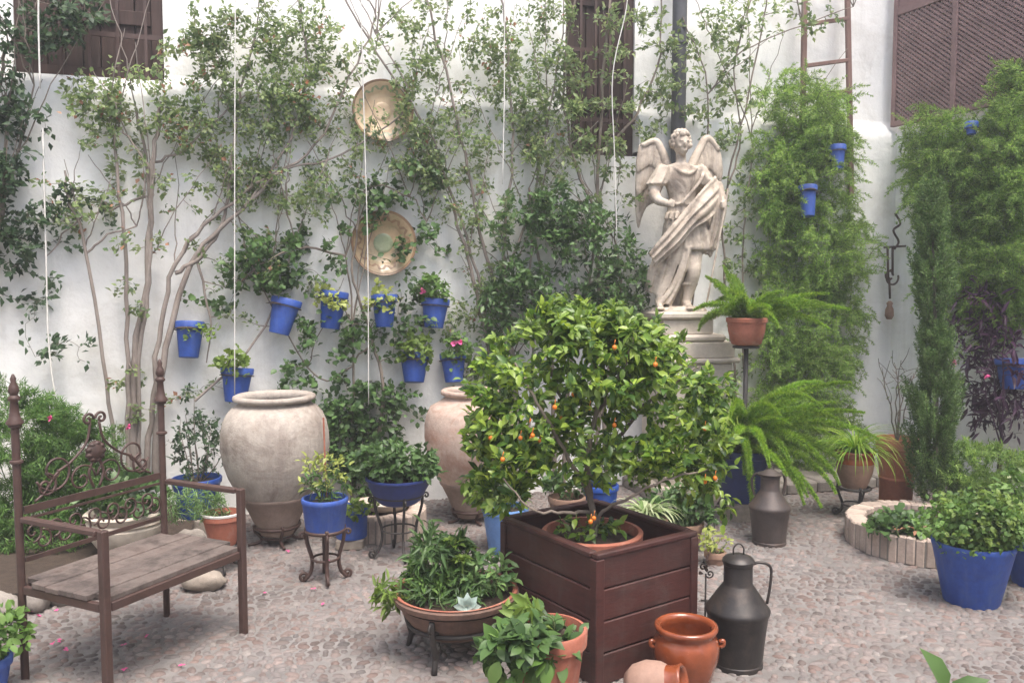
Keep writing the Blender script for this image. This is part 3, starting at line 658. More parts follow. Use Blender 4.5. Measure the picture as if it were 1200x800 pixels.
def spiral(c, u, v, r, turns, a0=0, n=40, shrink=.12, sgn=1):
    out = []
    for i in range(n+1):
        t = i/n; rr = r*(1-(1-shrink)*t); a = a0+sgn*2*PI*turns*t; out.append(c+u*rr*math.cos(a)+v*rr*math.sin(a))
    return np.array(out)
def stand(label, base, r, h, legs=4, foot=1.15, a0=.4, mat='black_iron', rr=.008, group='wrought iron plant stands', rings=1, scroll=True):
    t = thing('plant_stand', label, 'plant stand', base, group); base = np.asarray(base, float)
    m = MB(); a = np.linspace(0, 2*PI, 33)[:-1]
    m.tube([base+[math.cos(x)*r, math.sin(x)*r, h] for x in a], rr, 6, closed=True)
    m.build('ring', mat, t, smooth=True)
    m = MB(); m.tube([base+[math.cos(x)*r*.72, math.sin(x)*r*.72, h*.45] for x in a], rr*.6, 5, closed=True); m.build('lower_ring', mat, t, smooth=True)
    for k in range(legs):
        x = a0+2*PI*k/legs; u = np.array([math.cos(x), math.sin(x), 0]); z = np.array([0,0,1.0]); m = MB()
        P = spline([base+u*r*1.02+z*(h+.02), base+u*r*.98+z*h*.8, base+u*r*.72+z*h*.45, base+u*r*.8+z*h*.2, base+u*r*foot+z*.012], 5); m.tube(P, rr, 6)
        if scroll:
            m.tube(spiral(base+u*(r*foot+.0)+z*.035, u, z, .025, 1.2, -PI/2, 22), rr*.75, 5); m.tube(spiral(base+u*(r*1.02+.02)+z*(h-.02), -u, z, .02, 1.2, 0, 20), rr*.6, 5)
        m.build('leg', mat, t, smooth=True)
    return t

# --- blue pots on the wall
G_W = 'blue flower pots hung on the wall'
def wall_pot(px, py, w, h, label, leaf, nleaf, size=.035, wall=wb, ext=(0,0), mat='blue_paint', T=T_LOBE, fl=0, yaw=0, group=G_W, tl=0.0, wr_=.9, ly=.10):
    c = wall(px, py, .14); d = c[1]*1.0; sc = (c[1]/1000); rt = w*sc/2*.93; hh = h*sc
    o = c-np.array([0,0,hh]); t = thing('potted_plant', label, 'potted plant', o, group)
    R = np.array(Matrix.Rotation(tl, 3, 'Y'))@np.array(Matrix.Rotation(-.10+.05*RNG.normal(), 3, 'X'))
    make_pot(t, o, rt, rt*.66, hh, mat, .045, .010, tilt=R)
    m = MB(); a = np.linspace(0, 2*PI, 25)[:-1]; m.tube([o+R@np.array([math.cos(x)*(rt*.98+.006), math.sin(x)*(rt*.98+.006), hh-.05]) for x in a], .003, 5, closed=True)
    nn = NB if wall is wb else NR; q = o+np.array([0,0,hh-.05])-nn*(rt); m.tube([q, q-nn*.05], .004, 5); m.build('wire_hanger', 'black_iron', t, smooth=True)
    nleaf = int(nleaf*1.6)
    if nleaf: tw = bush(t, o+[0,0,hh-.03], o+np.array([ext[0],-.02,hh+size*.8+ext[1]]), (rt*1.15+size*.3, rt*1.0, ly), nleaf, 4, size, leaf, T, wr_, nst=4, spread=.9, low=-.08)
    for k in range(fl):
        m = MB(); f = o+np.array([RNG.uniform(-rt,rt), -rt*.9, hh+RNG.uniform(.03,.09)])
        for j in range(7): leaves(m, [f], [rv(1)[0]+[0,-.6,.3]], [[0,-1,.2]], .028, .026, T_OVAL)
        m.build('flower', 'petal_pink', t)
wall_pot(220,377,36,42,'blue wall pot with no flowers, highest of those at the left beside the bare trunks','leaf_light',10,.03, ext=(.1,-.10))
wall_pot(275,431,40,40,'blue wall pot directly above the big pale jar, crossed by a white cord','leaf_light',24,.04,tl=.05)
wall_pot(326,349,38,42,'tilted blue wall pot third from the left, nearly empty but for a few leaves','leaf_ivy',12,.05,tl=.22,ext=(-.02,.03))
wall_pot(386,341,36,44,'blue wall pot fourth from the left with yellowish leaves spilling down its front','leaf_yellow',34,.032,tl=.12,ext=(.0,-.10),ly=.11)
wall_pot(450,345,33,38,'blue wall pot under the brown plate, half hidden by pale trailing leaves','leaf_yellow',40,.034,ext=(-.01,-.10),ly=.16)
wall_pot(508,350,36,34,'blue wall pot holding a bushy pink flowering geranium','leaf_geranium',44,.036,fl=1,ext=(0,.04),tl=.06,ly=.11)
wall_pot(485,414,38,34,'lower blue wall pot almost covered by yellow green leaves','leaf_light',46,.036,ext=(.02,.0),ly=.13)
wall_pot(532,414,34,34,'lower blue wall pot at the right with one bright magenta bloom','leaf_geranium',40,.036,fl=2,ext=(.04,.0),ly=.12,tl=-.05)

# --- feathery asparagus ferns on the walls
def feather_mass(label, wall, base_px, blobs, n, leaf='leaf_feather', nn=(.05,.40), needle=.042, per=46, name='asparagus_fern', up=NB):
    base = wall(*base_px, .2); base[2] = 0; t = thing(name, label, 'fern', base, 'feathery ferns covering the walls')
    bs = [b for b in blobs]; st = []; att = []
    for (x0,y0,x1,y1) in [(b[0], b[1]+b[3]*.9, b[0]+RNG.uniform(-8,8), b[1]-b[3]*.9) for b in bs]:
        P = spline([wall(x0,y0,.05), wall((x0+x1)/2+RNG.uniform(-10,10),(y0+y1)/2,.1), wall(x1,y1,.1)], 6, .01); st.append((P, .006, .003))
    tot = sum(b[2]*b[3] for b in bs)
    for (cx,cy,rx,ry,*mm) in bs:
        k = int(n*rx*ry/tot*(mm[0] if mm else 1)); X, Y = ellipse_pts(cx,cy,rx,ry,k)
        for x, y in zip(X, Y):
            e = 1-math.hypot((x-cx)/rx, (y-cy)/ry)
            if noise.noise(Vector((x*.03, y*.03, 1.5))) > -.2 or RNG.random() < .45: att.append(wall(x, y, nn[0]+(nn[1]-nn[0])*RNG.random()*(.35+.65*max(e,0)**.5)*(1+.8*noise.noise(Vector((x*.02, y*.02, 9))))))
    m = MB(); ms = MB(); tubes(ms, st, 5); A_ = np.array(att); C_ = A_.mean(0)
    for p in A_:
        n_ = NB if wall is wb else NR; side = np.cross(n_, [0,0,1.0])*RNG.normal()*.9+n_*RNG.uniform(.0,.5); L_ = RNG.uniform(.10,.26); az = math.atan2(side[1], side[0])
        P = frond_curve(p-n_*RNG.uniform(0,.08), az, L_, RNG.uniform(-.6,1.3), RNG.uniform(.5,2.4), 6)+rv(7)*.004
        plume(m, ms, P, .035, per*9, needle*.75)
    ms.build('stems', 'green_stem', t, smooth=True); m.build('foliage', leaf, t)
    return t
feather_mass('tall feathery fern column climbing the wall below the wooden ladder', wb, (960,560),
    [(940,125,50,36),(945,190,58,60),(955,290,66,70),(955,380,62,70),(948,450,58,60),(960,525,48,60),(992,330,24,60),(908,250,26,70,.6),(968,160,28,40)], 2500)
feather_mass('feathery fern mass spilling over the right wall below the lattice', wr, (1120,430),
    [(1096,172,38,46),(1118,230,52,62),(1160,190,60,60),(1180,290,50,80),(1130,320,50,60,.8),(1080,225,22,40),(1190,125,30,50),(1165,370,34,40,.5)], 2200, nn=(.02,.42))
wall_pot(948,217,24,36,'small dark blue pot sunk in the feathery fern below the ladder, lower of two','leaf_feather',0,wall=lambda x,y,o: wb(x,y,.33),group='small blue pots hung among the fern')
wall_pot(982,170,22,28,'small bright blue pot at the top of the feathery fern below the ladder','leaf_feather',0,wall=lambda x,y,o: wb(x,y,.30),group='small blue pots hung among the fern')
wall_pot(1139,143,16,14,'tiny blue pot half buried in fern just below the lattice','leaf_feather',0,wall=lambda x,y,o: wr(x,y,.34),group='small blue pots hung among the fern')
wall_pot(1190,420,44,36,'blue pot on the right wall behind the dark purple plant','leaf_light',0,wall=lambda x,y,o: wr(x,y,.30),group='small blue pots hung among the fern')

# --- green bush behind bench (left)
base = wb(50,640,.35)*[1,1,0]+[0,0,.09]; t = thing('feathery_bush', 'mounded fine leaved green bush with pink flowers behind the bench', 'bush', base)
for ctr, rad, n in ((at(25,520,4.75),(.40,.28,.38),420),(at(85,540,4.85),(.32,.24,.30),330),(at(40,620,4.7),(.45,.26,.25),300),(at(120,570,4.9),(.2,.2,.18),70)):
    bush(t, base, ctr, rad, n, 44, .036, 'leaf_bush', T_NEEDLE, .2, nst=7, twig=.0016, seed_r=.1, jit=.015)
for (px,py) in ((58,490),(150,500),(70,655)):
    m = MB(); f = at(px, py, 4.5)
    leaves(m, [f]*7, rv(7)+[0,-.5,.2], rv(7), .02, .018, T_OVAL); m.build('flower', 'petal', t)

# --- creeping leaves on bed behind the bench and pale urn
def urn():
    b = gr(150,668); t = thing('striped_urn', 'squat pale ribbed urn with leafy plant behind the bench seat', 'urn', b)
    s = b[1]/1000; pr = [(0,0),(.13,0),(.10,.03),(.07,.06),(.08,.08),(.15,.13),(.185,.18),(.195,.22),(.185,.23),(.20,.24),(.185,.25),(.20,.262),(.21,.28),(.195,.29),(.18,.285),(.17,.25)]
    make_pot(t, b, .19, .1, .28, 'pedestal_stone', prof=[(r*1.0, z*1.15) for r, z in pr], soilz=.28)
    bush(t, b+[0,0,.29], b+[0.02,0,.42], (.24,.2,.13), 60, 6, .05, 'leaf_ivy', T_LOBE, .8)
urn()

# --- blue pot with dark shrub behind bench
b = gr(232,622); t = thing('potted_plant', 'dark leaved upright shrub in a blue pot between the bench and the big pale jar', 'potted plant', b)
st_z = .10; make_pot(t, b+[0,0,st_z], .15, .11, .24, 'blue_paint'); m = MB(); m.box(b+[0,0,.05], .22,.22,.1, bev=.01); m.build('block', 'rock', t)
bush(t, b+[0,0,.3], b+[0,0,.55], (.17,.15,.24), 90, 8, .035, 'leaf_dark', T_SIMPLE, .5, 'bark', nst=6)
bush(t, b+[0,0,.3], b+[-.03,0,.75], (.05,.05,.22), 12, 6, .035, 'leaf_dark', T_SIMPLE, .5, 'bark', nst=2)
bush(t, b+[0,0,.3], b+[.19,0,.55], (.05,.05,.12), 14, 6, .035, 'leaf_dark', T_SIMPLE, .5, 'bark', nst=2)

# --- terracotta pots with pale rim on small stand, behind bench
b = gr(262,668); stand('small iron stand with a clay pot behind the bench right leg', b, .085, .14, 3, 1.3, .9)
t = thing('potted_plant', 'grassy grey green plant in a pale rimmed clay pot raised behind the bench', 'potted plant', b+[0,0,.145])
make_pot(t, b+[0,0,.145], .105, .07, .17, 'terracotta', .035); m = MB(); m.lathe([(.1,.166),(.109,.166),(.110,.176),(.098,.177)], b+[0,0,.145], 32); m.build('rim', 'white_rim', t, autos=40)
bush(t, b+[0,0,.29], b+[-.15,-.03,.38], (.21,.13,.09), 90, 9, .045, 'leaf_succulent', T_LANCE, .12, seed_r=.03)
m = MB(); m.ball(gr(240,690)+[0,0,.045], (.11,.075,.055), 16, 10, amp=.25, seed=3); tag(m.build('boulder', 'rock', smooth=True), 'rounded pale rock on the paving under the bench', 'rock')

# --- big jars
def jar(px, py, rmax, H, z0, label, mat, prof, foot):
    b = gr(px, py); t = thing('storage_jar', label, 'jar', b+[0,0,z0], 'large old clay storage jars')
    m = MB(); m.lathe([(r*rmax, z*H) for r, z in prof], b+[0,0,z0], 64, .022, px*.1); m.build('body', mat, t, smooth=True)
    m = MB(); m.lathe([(r*rmax, z*H) for r, z in foot], b+[0,0,z0], 64, .02, px*.1); m.build('lower_body', 'jar_foot', t, smooth=True)
    return b, t
JP = [(.655,.275),(.75,.33),(.87,.42),(.955,.52),(1.0,.63),(.995,.73),(.955,.81),(.88,.87),(.79,.91),(.70,.932),(.635,.942),(.63,.952),(.70,.958),(.755,.968),(.765,.98),(.755,.993),(.72,1.0),(.60,.995),(.565,.98),(.56,.955),(.58,.93),(.8,.85),(.9,.7)]
JF = [(0,0),(.30,0),(.33,.02),(.43,.10),(.53,.18),(.63,.25),(.675,.27),(.685,.282),(.68,.293),(.65,.30)]
b, t = jar(325,636,.312,.83,.06,'large pale round clay storage jar beside the bench','jar_clay',JP,JF)
stand('low iron ring stand carrying the large pale jar', b, .13, .11, 4, 1.3, .5, 'iron', .010, scroll=False)
JP2 = [(r*(1 if z < .9 else .85), z) for r, z in JP]
b, t = jar(551,610,.29,.83,.03,'large pinkish clay storage jar half hidden by the kumquat tree','jar_pink',JP2,JF)
stand('low iron ring stand under the pinkish jar', b, .12, .08, 4, 1.3, .5, 'iron', .010, scroll=False)

# --- blue pot with twiggy plant on stand
b = gr(382,680); stand('four legged iron stand with scroll feet under a small blue pot in mid courtyard', b, .095, .27, 4, 1.15, .3, 'iron', .011)
t = thing('potted_plant', 'sparse young plant tied to a stick in a blue pot before the large pale jar', 'potted plant', b+[0,0,.275]); q = b+[0,0,.275]
make_pot(t, q, .118, .10, .165, 'blue_paint', .03, .004)
m = MB(); m.tube([q+[.01,0,.1], q+[.0,0,.58]], .005, 6); m.build('stake', 'terracotta', t)
bush(t, q+[0,0,.14], q+[0,0,.30], (.15,.12,.14), 34, 5, .04, 'leaf_yellow', T_LANCE, .4, nst=4)
bush(t, q+[0,0,.14], q+[0,0,.22], (.13,.1,.07), 26, 5, .045, 'leaf_ivy', T_LANCE, .4, nst=4, name='low_foliage')
# --- blue tub behind
b = gr(412,640); t = thing('potted_plant', 'pale blue tub with small weeds behind the pot on the four legged stand', 'potted plant', b); make_pot(t, b+[0,0,.06], .10,.09,.18,'blue_paint',.04,.006); m = MB(); m.box(b+[0,0,.03],.16,.16,.06,bev=.008); m.build('block','rock',t)
bush(t, b+[0,0,.22], b+[.05,-.03,.24], (.14,.1,.05), 22, 4, .035, 'leaf_light', T_LOBE, .8)

# --- brick rings
def brick_ring(c, r, h, n, label, a0=0, a1=2*PI, th=.11):
    t = thing('brick_edging', label, 'brick ring', c, 'round beds edged with upright bricks'); m = MB()
    for i in range(n):
        a = a0+(a1-a0)*(i+.5)/n; u = np.array([math.cos(a), math.sin(a), 0]); v = np.array([-u[1], u[0], 0])
        m.box(c+u*(r-th/2)+[0,0,h/2+.004*math.sin(i*2.1)], th*(1+.05*math.sin(i*3.3)), (a1-a0)*r/n*.985, h, nrm(u+v*.06*math.sin(i*1.3)), nrm(v-u*.06*math.sin(i*1.3)), (0,0,1), .008)
    m.build('bricks', 'brick', t)
    m = MB(); m.lathe([(r-.003,0),(r-.003,h*.93),(r-th+.003,h*.93),(r-th+.003,0)], c, 48); m.build('mortar_joint', 'kerb_stone', t)
    m = MB(); m.lathe([(r-th,h*.78),(r*.4,h*.86),(.001,h*.9)], c, 32, .05); m.build('soil', 'soil', t, smooth=True)
    return t
b = gr(445,622); brick_ring(b, .29, .15, 38, 'small round brick bed with water dish beside the blue bowl stand')
m = MB(); m.lathe([(0,.15),(.11,.15),(.15,.19),(.155,.2),(.14,.2),(.10,.165),(0,.165)], b+[.05,-.02,0], 32); tag(m.build('stone_dish','pedestal_stone',autos=40), 'pale shallow dish resting on the small brick bed', 'dish')
# --- dark blue bowl on stand with plant
b = gr(468,652); stand('tall thin iron stand holding the dark blue bowl', b, .135, .36, 4, 1.1, .35, 'black_iron', .009)
q = b+[0,0,.31]; t = thing('potted_plant', 'wide dark blue bowl full of low glossy green leaves on a tall iron stand', 'potted plant', q)
make_pot(t, q, .18, .1, .15, 'dark_blue', prof=[(0,0),(.10,0),(.125,.02),(.168,.10),(.178,.135),(.186,.14),(.186,.15),(.172,.15),(.165,.12)], soilz=.12)
bush(t, q+[0,0,.12], q+[0,0,.23], (.26,.18,.105), 150, 7, .052, 'leaf_ivy', T_OVAL, .55, nst=9, seed_r=.1)

# --- front terracotta bowl on stand
Bc = at(534, 690, 3.48); zr = Bc[2]
def front_bowl():
    b = np.array([Bc[0], Bc[1], 0.0]); R = .262; H = .17; zt = Bc[2]
    t2 = thing('plant_stand', 'low heavy wrought iron stand under the wide front bowl', 'plant stand', b, 'wrought iron plant stands')
    zb = zt-H
    m = MB(); a = np.linspace(0,2*PI,41)[:-1]; m.tube([b+[math.cos(x)*.20, math.sin(x)*.20, zb+.045] for x in a], .009, 6, closed=True); m.build('ring','black_iron',t2,smooth=True)
    for k in range(4):
        x = PI*.25+.45+k*PI/2; u = np.array([math.cos(x), math.sin(x), 0]); m = MB()
        m.tube(spline([b+u*.24+[0,0,zt-.05], b+u*.235+[0,0,zb+.05], b+u*.20+[0,0,zb-.05], b+u*.19+[0,0,.12], b+u*.22+[0,0,.0]],6), .012, 7)
        m.tube(spiral(b+u*.245+[0,0,zt-.07], u, np.array([0,0,1.0]), .03, 1.2, PI, 20), .006, 5)
        for z in (.1,.17): m.ball(b+u*.195+[0,0,z], .018, 8, 6)
        m.build('leg','black_iron',t2,smooth=True)
    q = b+[0,0,zb]; t = thing('potted_plant', 'wide terracotta bowl crowded with mixed succulents and a grey rosette, front centre', 'potted plant', q)
    make_pot(t, q, R, .14, H, 'bowl_clay', prof=[(0,0),(.14,0),(.17,.02),(.215,.08),(.238,.125),(.243,.135),(.258,.14),(R,.152),(R+.002,.162),(R-.006,.17),(.238,.168),(.23,.15),(.22,.12)], soilz=.13, seg=64)
    m = MB(); m.lathe([(R-.008,.1715),(R-.002,.174),(.246,.1735),(.238,.1695)], q, 64); m.build('rim','terracotta',t,smooth=True)
    s = q+[0,0,.15]
    bush(t, s+[-.05,.02,0], s+[-.07,.03,.14], (.13,.12,.13), 80, 8, .065, 'leaf_ivy', T_LANCE, .22, nst=8, seed_r=.07, name='narrow_leaves')
    bush(t, s+[0,-.09,0], s+[-.02,-.10,.04], (.19,.09,.05), 46, 7, .045, 'leaf_ivy', T_LANCE, .25, nst=8, seed_r=.1, name='front_leaves')
    bush(t, s+[-.1,-.02,0], s+[-.12,-.0,.07], (.12,.11,.08), 50, 7, .055, 'leaf_geranium', T_LANCE, .22, nst=6, seed_r=.05, name='low_leaves')
    bush(t, s+[.12,.02,0], s+[.13,0,.08], (.12,.12,.10), 60, 6, .045, 'leaf_succulent', T_OVAL, .45, nst=6, seed_r=.05, name='jade_leaves')
    m = MB()   # aeonium heads
    for (x,y,z,r) in ((-.01,.02,.20,.075),(.04,.06,.17,.06),(.03,-.03,.15,.055),(-.06,.07,.19,.05)):
        for ring, (nn_, e, l) in enumerate(((9,.25,1.0),(8,.6,.85),(6,1.0,.6))):
            for k in range(nn_):
                a_ = 2*PI*(k+ring*.5)/nn_; d = np.array([math.cos(a_)*math.cos(e), math.sin(a_)*math.cos(e), math.sin(e)]); leaves(m, [s+[x,y,z]], [d], [[-d[0]*.5,-d[1]*.5,1]], r*l, r*.42, T_OVAL)
        m.tube([s+[x,y,0], s+[x,y,z]], .006, 6)
    m.build('rosettes','leaf_light',t,smooth=True)
    m = MB(); g0 = s+[.06,-.215,.03]
    for ring,(nn_,e,l) in enumerate(((8,.1,1.0),(7,.5,.8),(5,1.0,.5))):
        for k in range(nn_):
            a_ = 2*PI*(k+ring*.5)/nn_; d = np.array([math.cos(a_)*math.cos(e), -math.sin(e)*.8, math.sin(a_)*math.cos(e)]); leaves(m,[g0],[d],[[0,-1,.1]],.055*l,.028*l+.006,T_OVAL)
    m.build('grey_rosette','leaf_grey',t,smooth=True)
    # shoots hanging over the left rim
    bush(t, s+[-.2,-.05,0], s+[-.27,-.06,.02], (.06,.07,.06), 20, 7, .05, 'leaf_light', T_LANCE, .28, nst=4, droop=.5, name='trailing_shoots')
front_bowl()

# --- front terracotta pot with broad leaves
b = gr(640,832); z0 = 0; d = b[1]
q = np.array([at(642,735,3.02)[0], 3.02, 0.0]); H = at(642,735,3.02)[2]
t = thing('potted_plant', 'floppy broad leaved plant in a red clay pot at the front beside the wooden planter', 'potted plant', q)
make_pot(t, q, .142, .10, H, 'terracotta', .06, .012, wob=.015)
bush(t, q+[0,0,H-.03], q+[-.07,-.06,H-.01], (.19,.15,.065), 52, 5, .066, 'leaf_ivy', T_BROAD, .62, nst=10, seed_r=.06, spread=.9, usp=.35, low=-.1)
bush(t, q+[0,0,H-.03], q+[-.09,-.12,H-.06], (.17,.06,.07), 26, 5, .07, 'leaf_geranium', T_BROAD, .62, nst=6, seed_r=.07, spread=.8, usp=.35, droop=.6, name='drooping_leaves')
bush(t, q+[0,0,H-.03], q+[-.08,0,H+.035], (.08,.08,.05), 14, 4, .08, 'leaf_light', T_LANCE, .4, nst=5, seed_r=.03, name='young_shoots')

# ================================================================== WOODEN PLANTER AND KUMQUAT TREE
Fc0 = np.array([.32,3.15,0.0]); a_ = nrm([.82,.57,0]); b_ = nrm([-.57,.82,0]); SD = .54; SB = .64; BH = .505
bc = Fc0+a_*SD/2+b_*SB/2
t = thing('wooden_planter', 'dark red brown slatted square wooden planter at the front, around the kumquat pot', 'planter box', bc)
for (u, v, lu, lv) in ((a_, b_, SD, SB), (b_, a_, SB, SD)):
    for s_ in (-1, 1):
        cc = bc+v*s_*(lv/2-.012); m = MB(); nP = 4; ph = BH/nP
        L_ = SD-.10 if True else SD
        for i in range(nP): m.box(cc+[0,0,ph*(i+.5)+.004], lu-.062, .020, ph-.006, u, v, (0,0,1), .004)
        m.build('side_panel', 'box_wood', t)
for i in (-1,1):
    for j in (-1,1):
        m = MB(); m.box(bc+a_*i*(SD/2-.015)+b_*j*(SB/2-.015)+[0,0,BH/2], .042,.042,BH-.004,a_,b_,(0,0,1),.004); m.build('corner_post','box_wood',t)
for (u, v, lu, lv) in ((a_, b_, SD, SB), (b_, a_, SB, SD)):
    for s_ in (-1,1):
        m = MB(); m.box(bc+v*s_*(lv/2-.014)+[0,0,BH+.010], lu-.0 if u is a_ else lu-.068, .038, .022, u, v, (0,0,1), .005); m.build('top_rail','box_wood',t)
m = MB(); m.box(bc+[0,0,.03], SD-.07, SB-.07, .03, a_, b_); m.build('bottom_board','box_wood',t)

kb = bc+np.array([-.02,-.02,.088])
t = thing('kumquat_tree', 'kumquat tree with small orange fruit growing in a clay pot inside the wooden planter', 'tree', kb)
H = .415; m = MB(); m.lathe([(0,0),(.15,0),(.20,H-.07),(.21,H-.065),(.215,H-.005),(.21,H),(.195,H),(.19,H-.04)], kb, 48, .01); m.build('pot','terracotta',t,autos=45)
m = MB(); m.lathe([(.193,0),(.12,.012),(.001,.018)], kb+[0,0,H-.045], 32, .05); m.build('soil','soil',t,smooth=True)
s0 = kb+[0,0,H-.04]
def K(px, py, d=3.55): return at(px, py, d)
st = [(spline([s0, K(697,610), K(690,570), K(688,530,3.5), K(700,480,3.5), K(697,430,3.55), K(700,390)],5,.004), .017,.006),
      (spline([K(690,580), K(672,545,3.45), K(645,500,3.4), K(620,455,3.4), K(600,420,3.45)],5,.005), .011,.004),
      (spline([K(690,560), K(715,520,3.6), K(750,480,3.7), K(790,450,3.7), K(820,430,3.7)],5,.005), .011,.004),
      (spline([s0+[.01,0,.02], K(705,600,3.5), K(740,580,3.4), K(790,560,3.35), K(830,550,3.4)],5,.005), .009,.003),
      (spline([K(690,600), K(660,600,3.35), K(625,595,3.3), K(590,560,3.3)],5,.005), .008,.003),
      (spline([K(688,540), K(660,470,3.7), K(640,410,3.75), K(650,375,3.7)],5,.005), .009,.004),
      (spline([K(700,480), K(730,430,3.4), K(745,390,3.4)],5,.005), .008,.003),
      (spline([K(688,540), K(700,560,3.8), K(740,530,3.95), K(780,500,3.95)],5,.005), .008,.003)]
att = []
for (px,py,rx,ry,dd,n) in ((745,400,50,34,.25,60),(760,540,60,36,.25,50),(600,540,50,40,.25,50),(710,545,90,26,.30,34),(650,500,50,40,.3,40),(580,450,34,40,.2,50),(740,400,40,36,.2,50),(690,440,85,66,.30,130),(640,430,70,55,.30,110),(685,390,76,24,.25,100),(770,455,70,45,.30,120),(605,520,62,45,.28,105),(810,510,50,42,.26,110),(580,575,40,26,.2,46),(725,530,60,40,.25,50),(828,565,34,45,.2,60),(838,462,26,26,.15,30),(655,368,36,14,.15,30),(700,368,34,12,.15,24),(690,622,46,12,.15,14),(640,480,60,55,.3,50),(848,600,20,18,.1,12),(565,500,26,36,.15,30)):
    u = norm_rows(rv(n))*(RNG.uniform(0,1,n)**.4)[:,None]
    for q in u:
        p = at(px+q[0]*rx*1.10, py+q[2]*ry*1.04, 3.52+q[1]*dd)
        if noise.noise(Vector(p*4.2)) > -.27 or RNG.random() < .3: att.append(p)
tw = grow(st, np.array(att), .0022, .15, 3)
m = MB(); tubes(m, st, 9); m.build('trunk','bark',t,smooth=True)
m = MB(); tubes(m, tw, 5); m.build('branches','green_stem',t,smooth=True)
m = MB(); twig_leaves(m, tw, 7.4, .047, T_OVAL, .50, up=(0,-.45,1), spread=.8, usp=.4, jitter=.01, span=(.3,1.02)); m.build('foliage','leaf_citrus',t)
m = MB(); top = [x for x in tw if x[0][-1][2] > 1.27 or RNG.random() < .08]; twig_leaves(m, top, 3.0, .050, T_OVAL, .46, up=(0,-.45,1), spread=.6, usp=.4, jitter=.008, span=(.7,1.25)); m.build('young_leaves','leaf_light',t)
tree_t = t
for (px,py) in ((720,407),(768,427),(650,477),(691,478),(658,490),(623,513),(633,516),(610,513),(624,510),(672,462),(720,498),(589,538),(826,502),(826,564),(838,560),(692,611),(696,607),(620,492),(575,513)):
    m = MB(); c = at(px, py, 3.32+RNG.uniform(-.06,.12)); m.ball(c, (.0092,.0092,.010), 12, 9); m.tube([c+[0,0,.012], c+[.004,.004,.03]], .0015, 4); m.build('fruit','orange_fruit',t,smooth=True)

# ================================================================== FRONT POTS, CHURNS
b = gr(803,806); t = thing('glazed_pot', 'shiny orange brown glazed pot with two small lugs standing before the wooden planter', 'pot', b)
H = .25
m = MB(); m.lathe([(0,0),(.085,0),(.09,.01),(.105,.07),(.123,.13),(.126,.175),(.118,.20),(.108,.212),(.108,.22),(.117,.232),(.121,.243),(.117,.252),(.108,.254),(.098,.247),(.094,.235),(.10,.21),(.112,.17),(.09,.03),(0,.025)], b, 56); m.build('body','glazed',t,smooth=True)
for s_ in (-1,1):
    m = MB(); m.tube(spline([b+[s_*.122,-.02,.192], b+[s_*.137,-.022,.196], b+[s_*.138,-.022,.18], b+[s_*.126,-.02,.172]],4), .008, 8); m.build('handle','glazed',t,smooth=True)
q = at(770,802,2.97)
t = thing('fallen_pot', 'small pale clay pot lying on its side at the bottom edge before the glazed pot', 'pot', q*[1,1,0])
R = np.array(Matrix.Rotation(math.radians(76),3,'Y'))@np.array(Matrix.Rotation(math.radians(0),3,'X')); R = np.array(Matrix.Rotation(math.radians(-22),3,'Z'))@R
o = np.array([q[0]-.10, q[1]+.03, .088])
m = MB(); m.lathe([(0,0),(.05,.0),(.075,.03),(.086,.08),(.078,.13),(.064,.155)], o, 40, rot=R); m.build('body','raw_clay',t,smooth=True)
m = MB(); m.lathe([(.064,.155),(.060,.17),(.062,.195),(.066,.205),(.060,.21),(.050,.20),(.048,.17),(.06,.13),(.065,.06),(0,.02)], o, 40, rot=R); m.build('neck','glazed',t,smooth=True)

def churn(px, py, s, label, mat, yaw, open_=False):
    b = gr(px, py); t = thing('metal_churn', label, 'oil can', b, 'old metal oil churns')
    m = MB(); m.lathe([(r*s,z*s) for r,z in [(0,0),(.104,0),(.106,.006),(.106,.02),(.103,.024),(.112,.12),(.123,.215),(.129,.225),(.131,.235),(.127,.245),(.118,.255),(.085,.305),(.062,.338),(.058,.345),(.058,.42),(.062,.424),(.062,.432),(.058,.436)]], b, 48, .006, px); m.build('body',mat,t,autos=35)
    if open_: m = MB(); m.lathe([(r*s,z*s) for r,z in [(.058,.436),(.075,.44),(.078,.446),(.05,.455),(.03,.47),(.001,.474)]], b, 36); lid = m.build('lid',mat,t,autos=35)
    else: m = MB(); m.lathe([(r*s,z*s) for r,z in [(.064,.43),(.065,.44),(.055,.452),(.03,.462),(.001,.466)]], b, 36); lid = m.build('lid',mat,t,autos=35)
    m = MB(); m.tube(spline([b+np.array([-.02,0,.455])*s, b+np.array([-.02,0,.49])*s, b+np.array([0,0,.508])*s, b+np.array([.02,0,.49])*s, b+np.array([.02,0,.455])*s],5), .0035*s, 6); m.build('lid_ring',mat,lid,smooth=True)
    u = np.array([math.cos(yaw), math.sin(yaw), 0]); z = np.array([0,0,1.0]); m = MB()
    hp = [.060*u+.425*z, .085*u+.432*z, .118*u+.425*z, .132*u+.40*z, .128*u+.33*z, .118*u+.262*z] if not open_ else [.060*u+.43*z, .085*u+.44*z, .108*u+.41*z, .108*u+.36*z, .095*u+.31*z, .085*u+.30*z]
    P = spline([b+p*s for p in hp], 5); m.tube(P, (.006 if not open_ else .010)*s, 8); m.build('handle',mat,t,smooth=True)
    if open_:
        m = MB(); P = spline([b+(p*[-1,1,1])*s for p in hp], 5); m.tube(P, .008*s, 8); m.build('handle',mat,t,smooth=True)
churn(863,778,.985,'tall black metal churn with a hoop handle right of the glazed pot','metal_black',-.1)
churn(901,636,.94,'squat rusty grey metal churn with two handles under the big fern','metal_rust',.3,True)

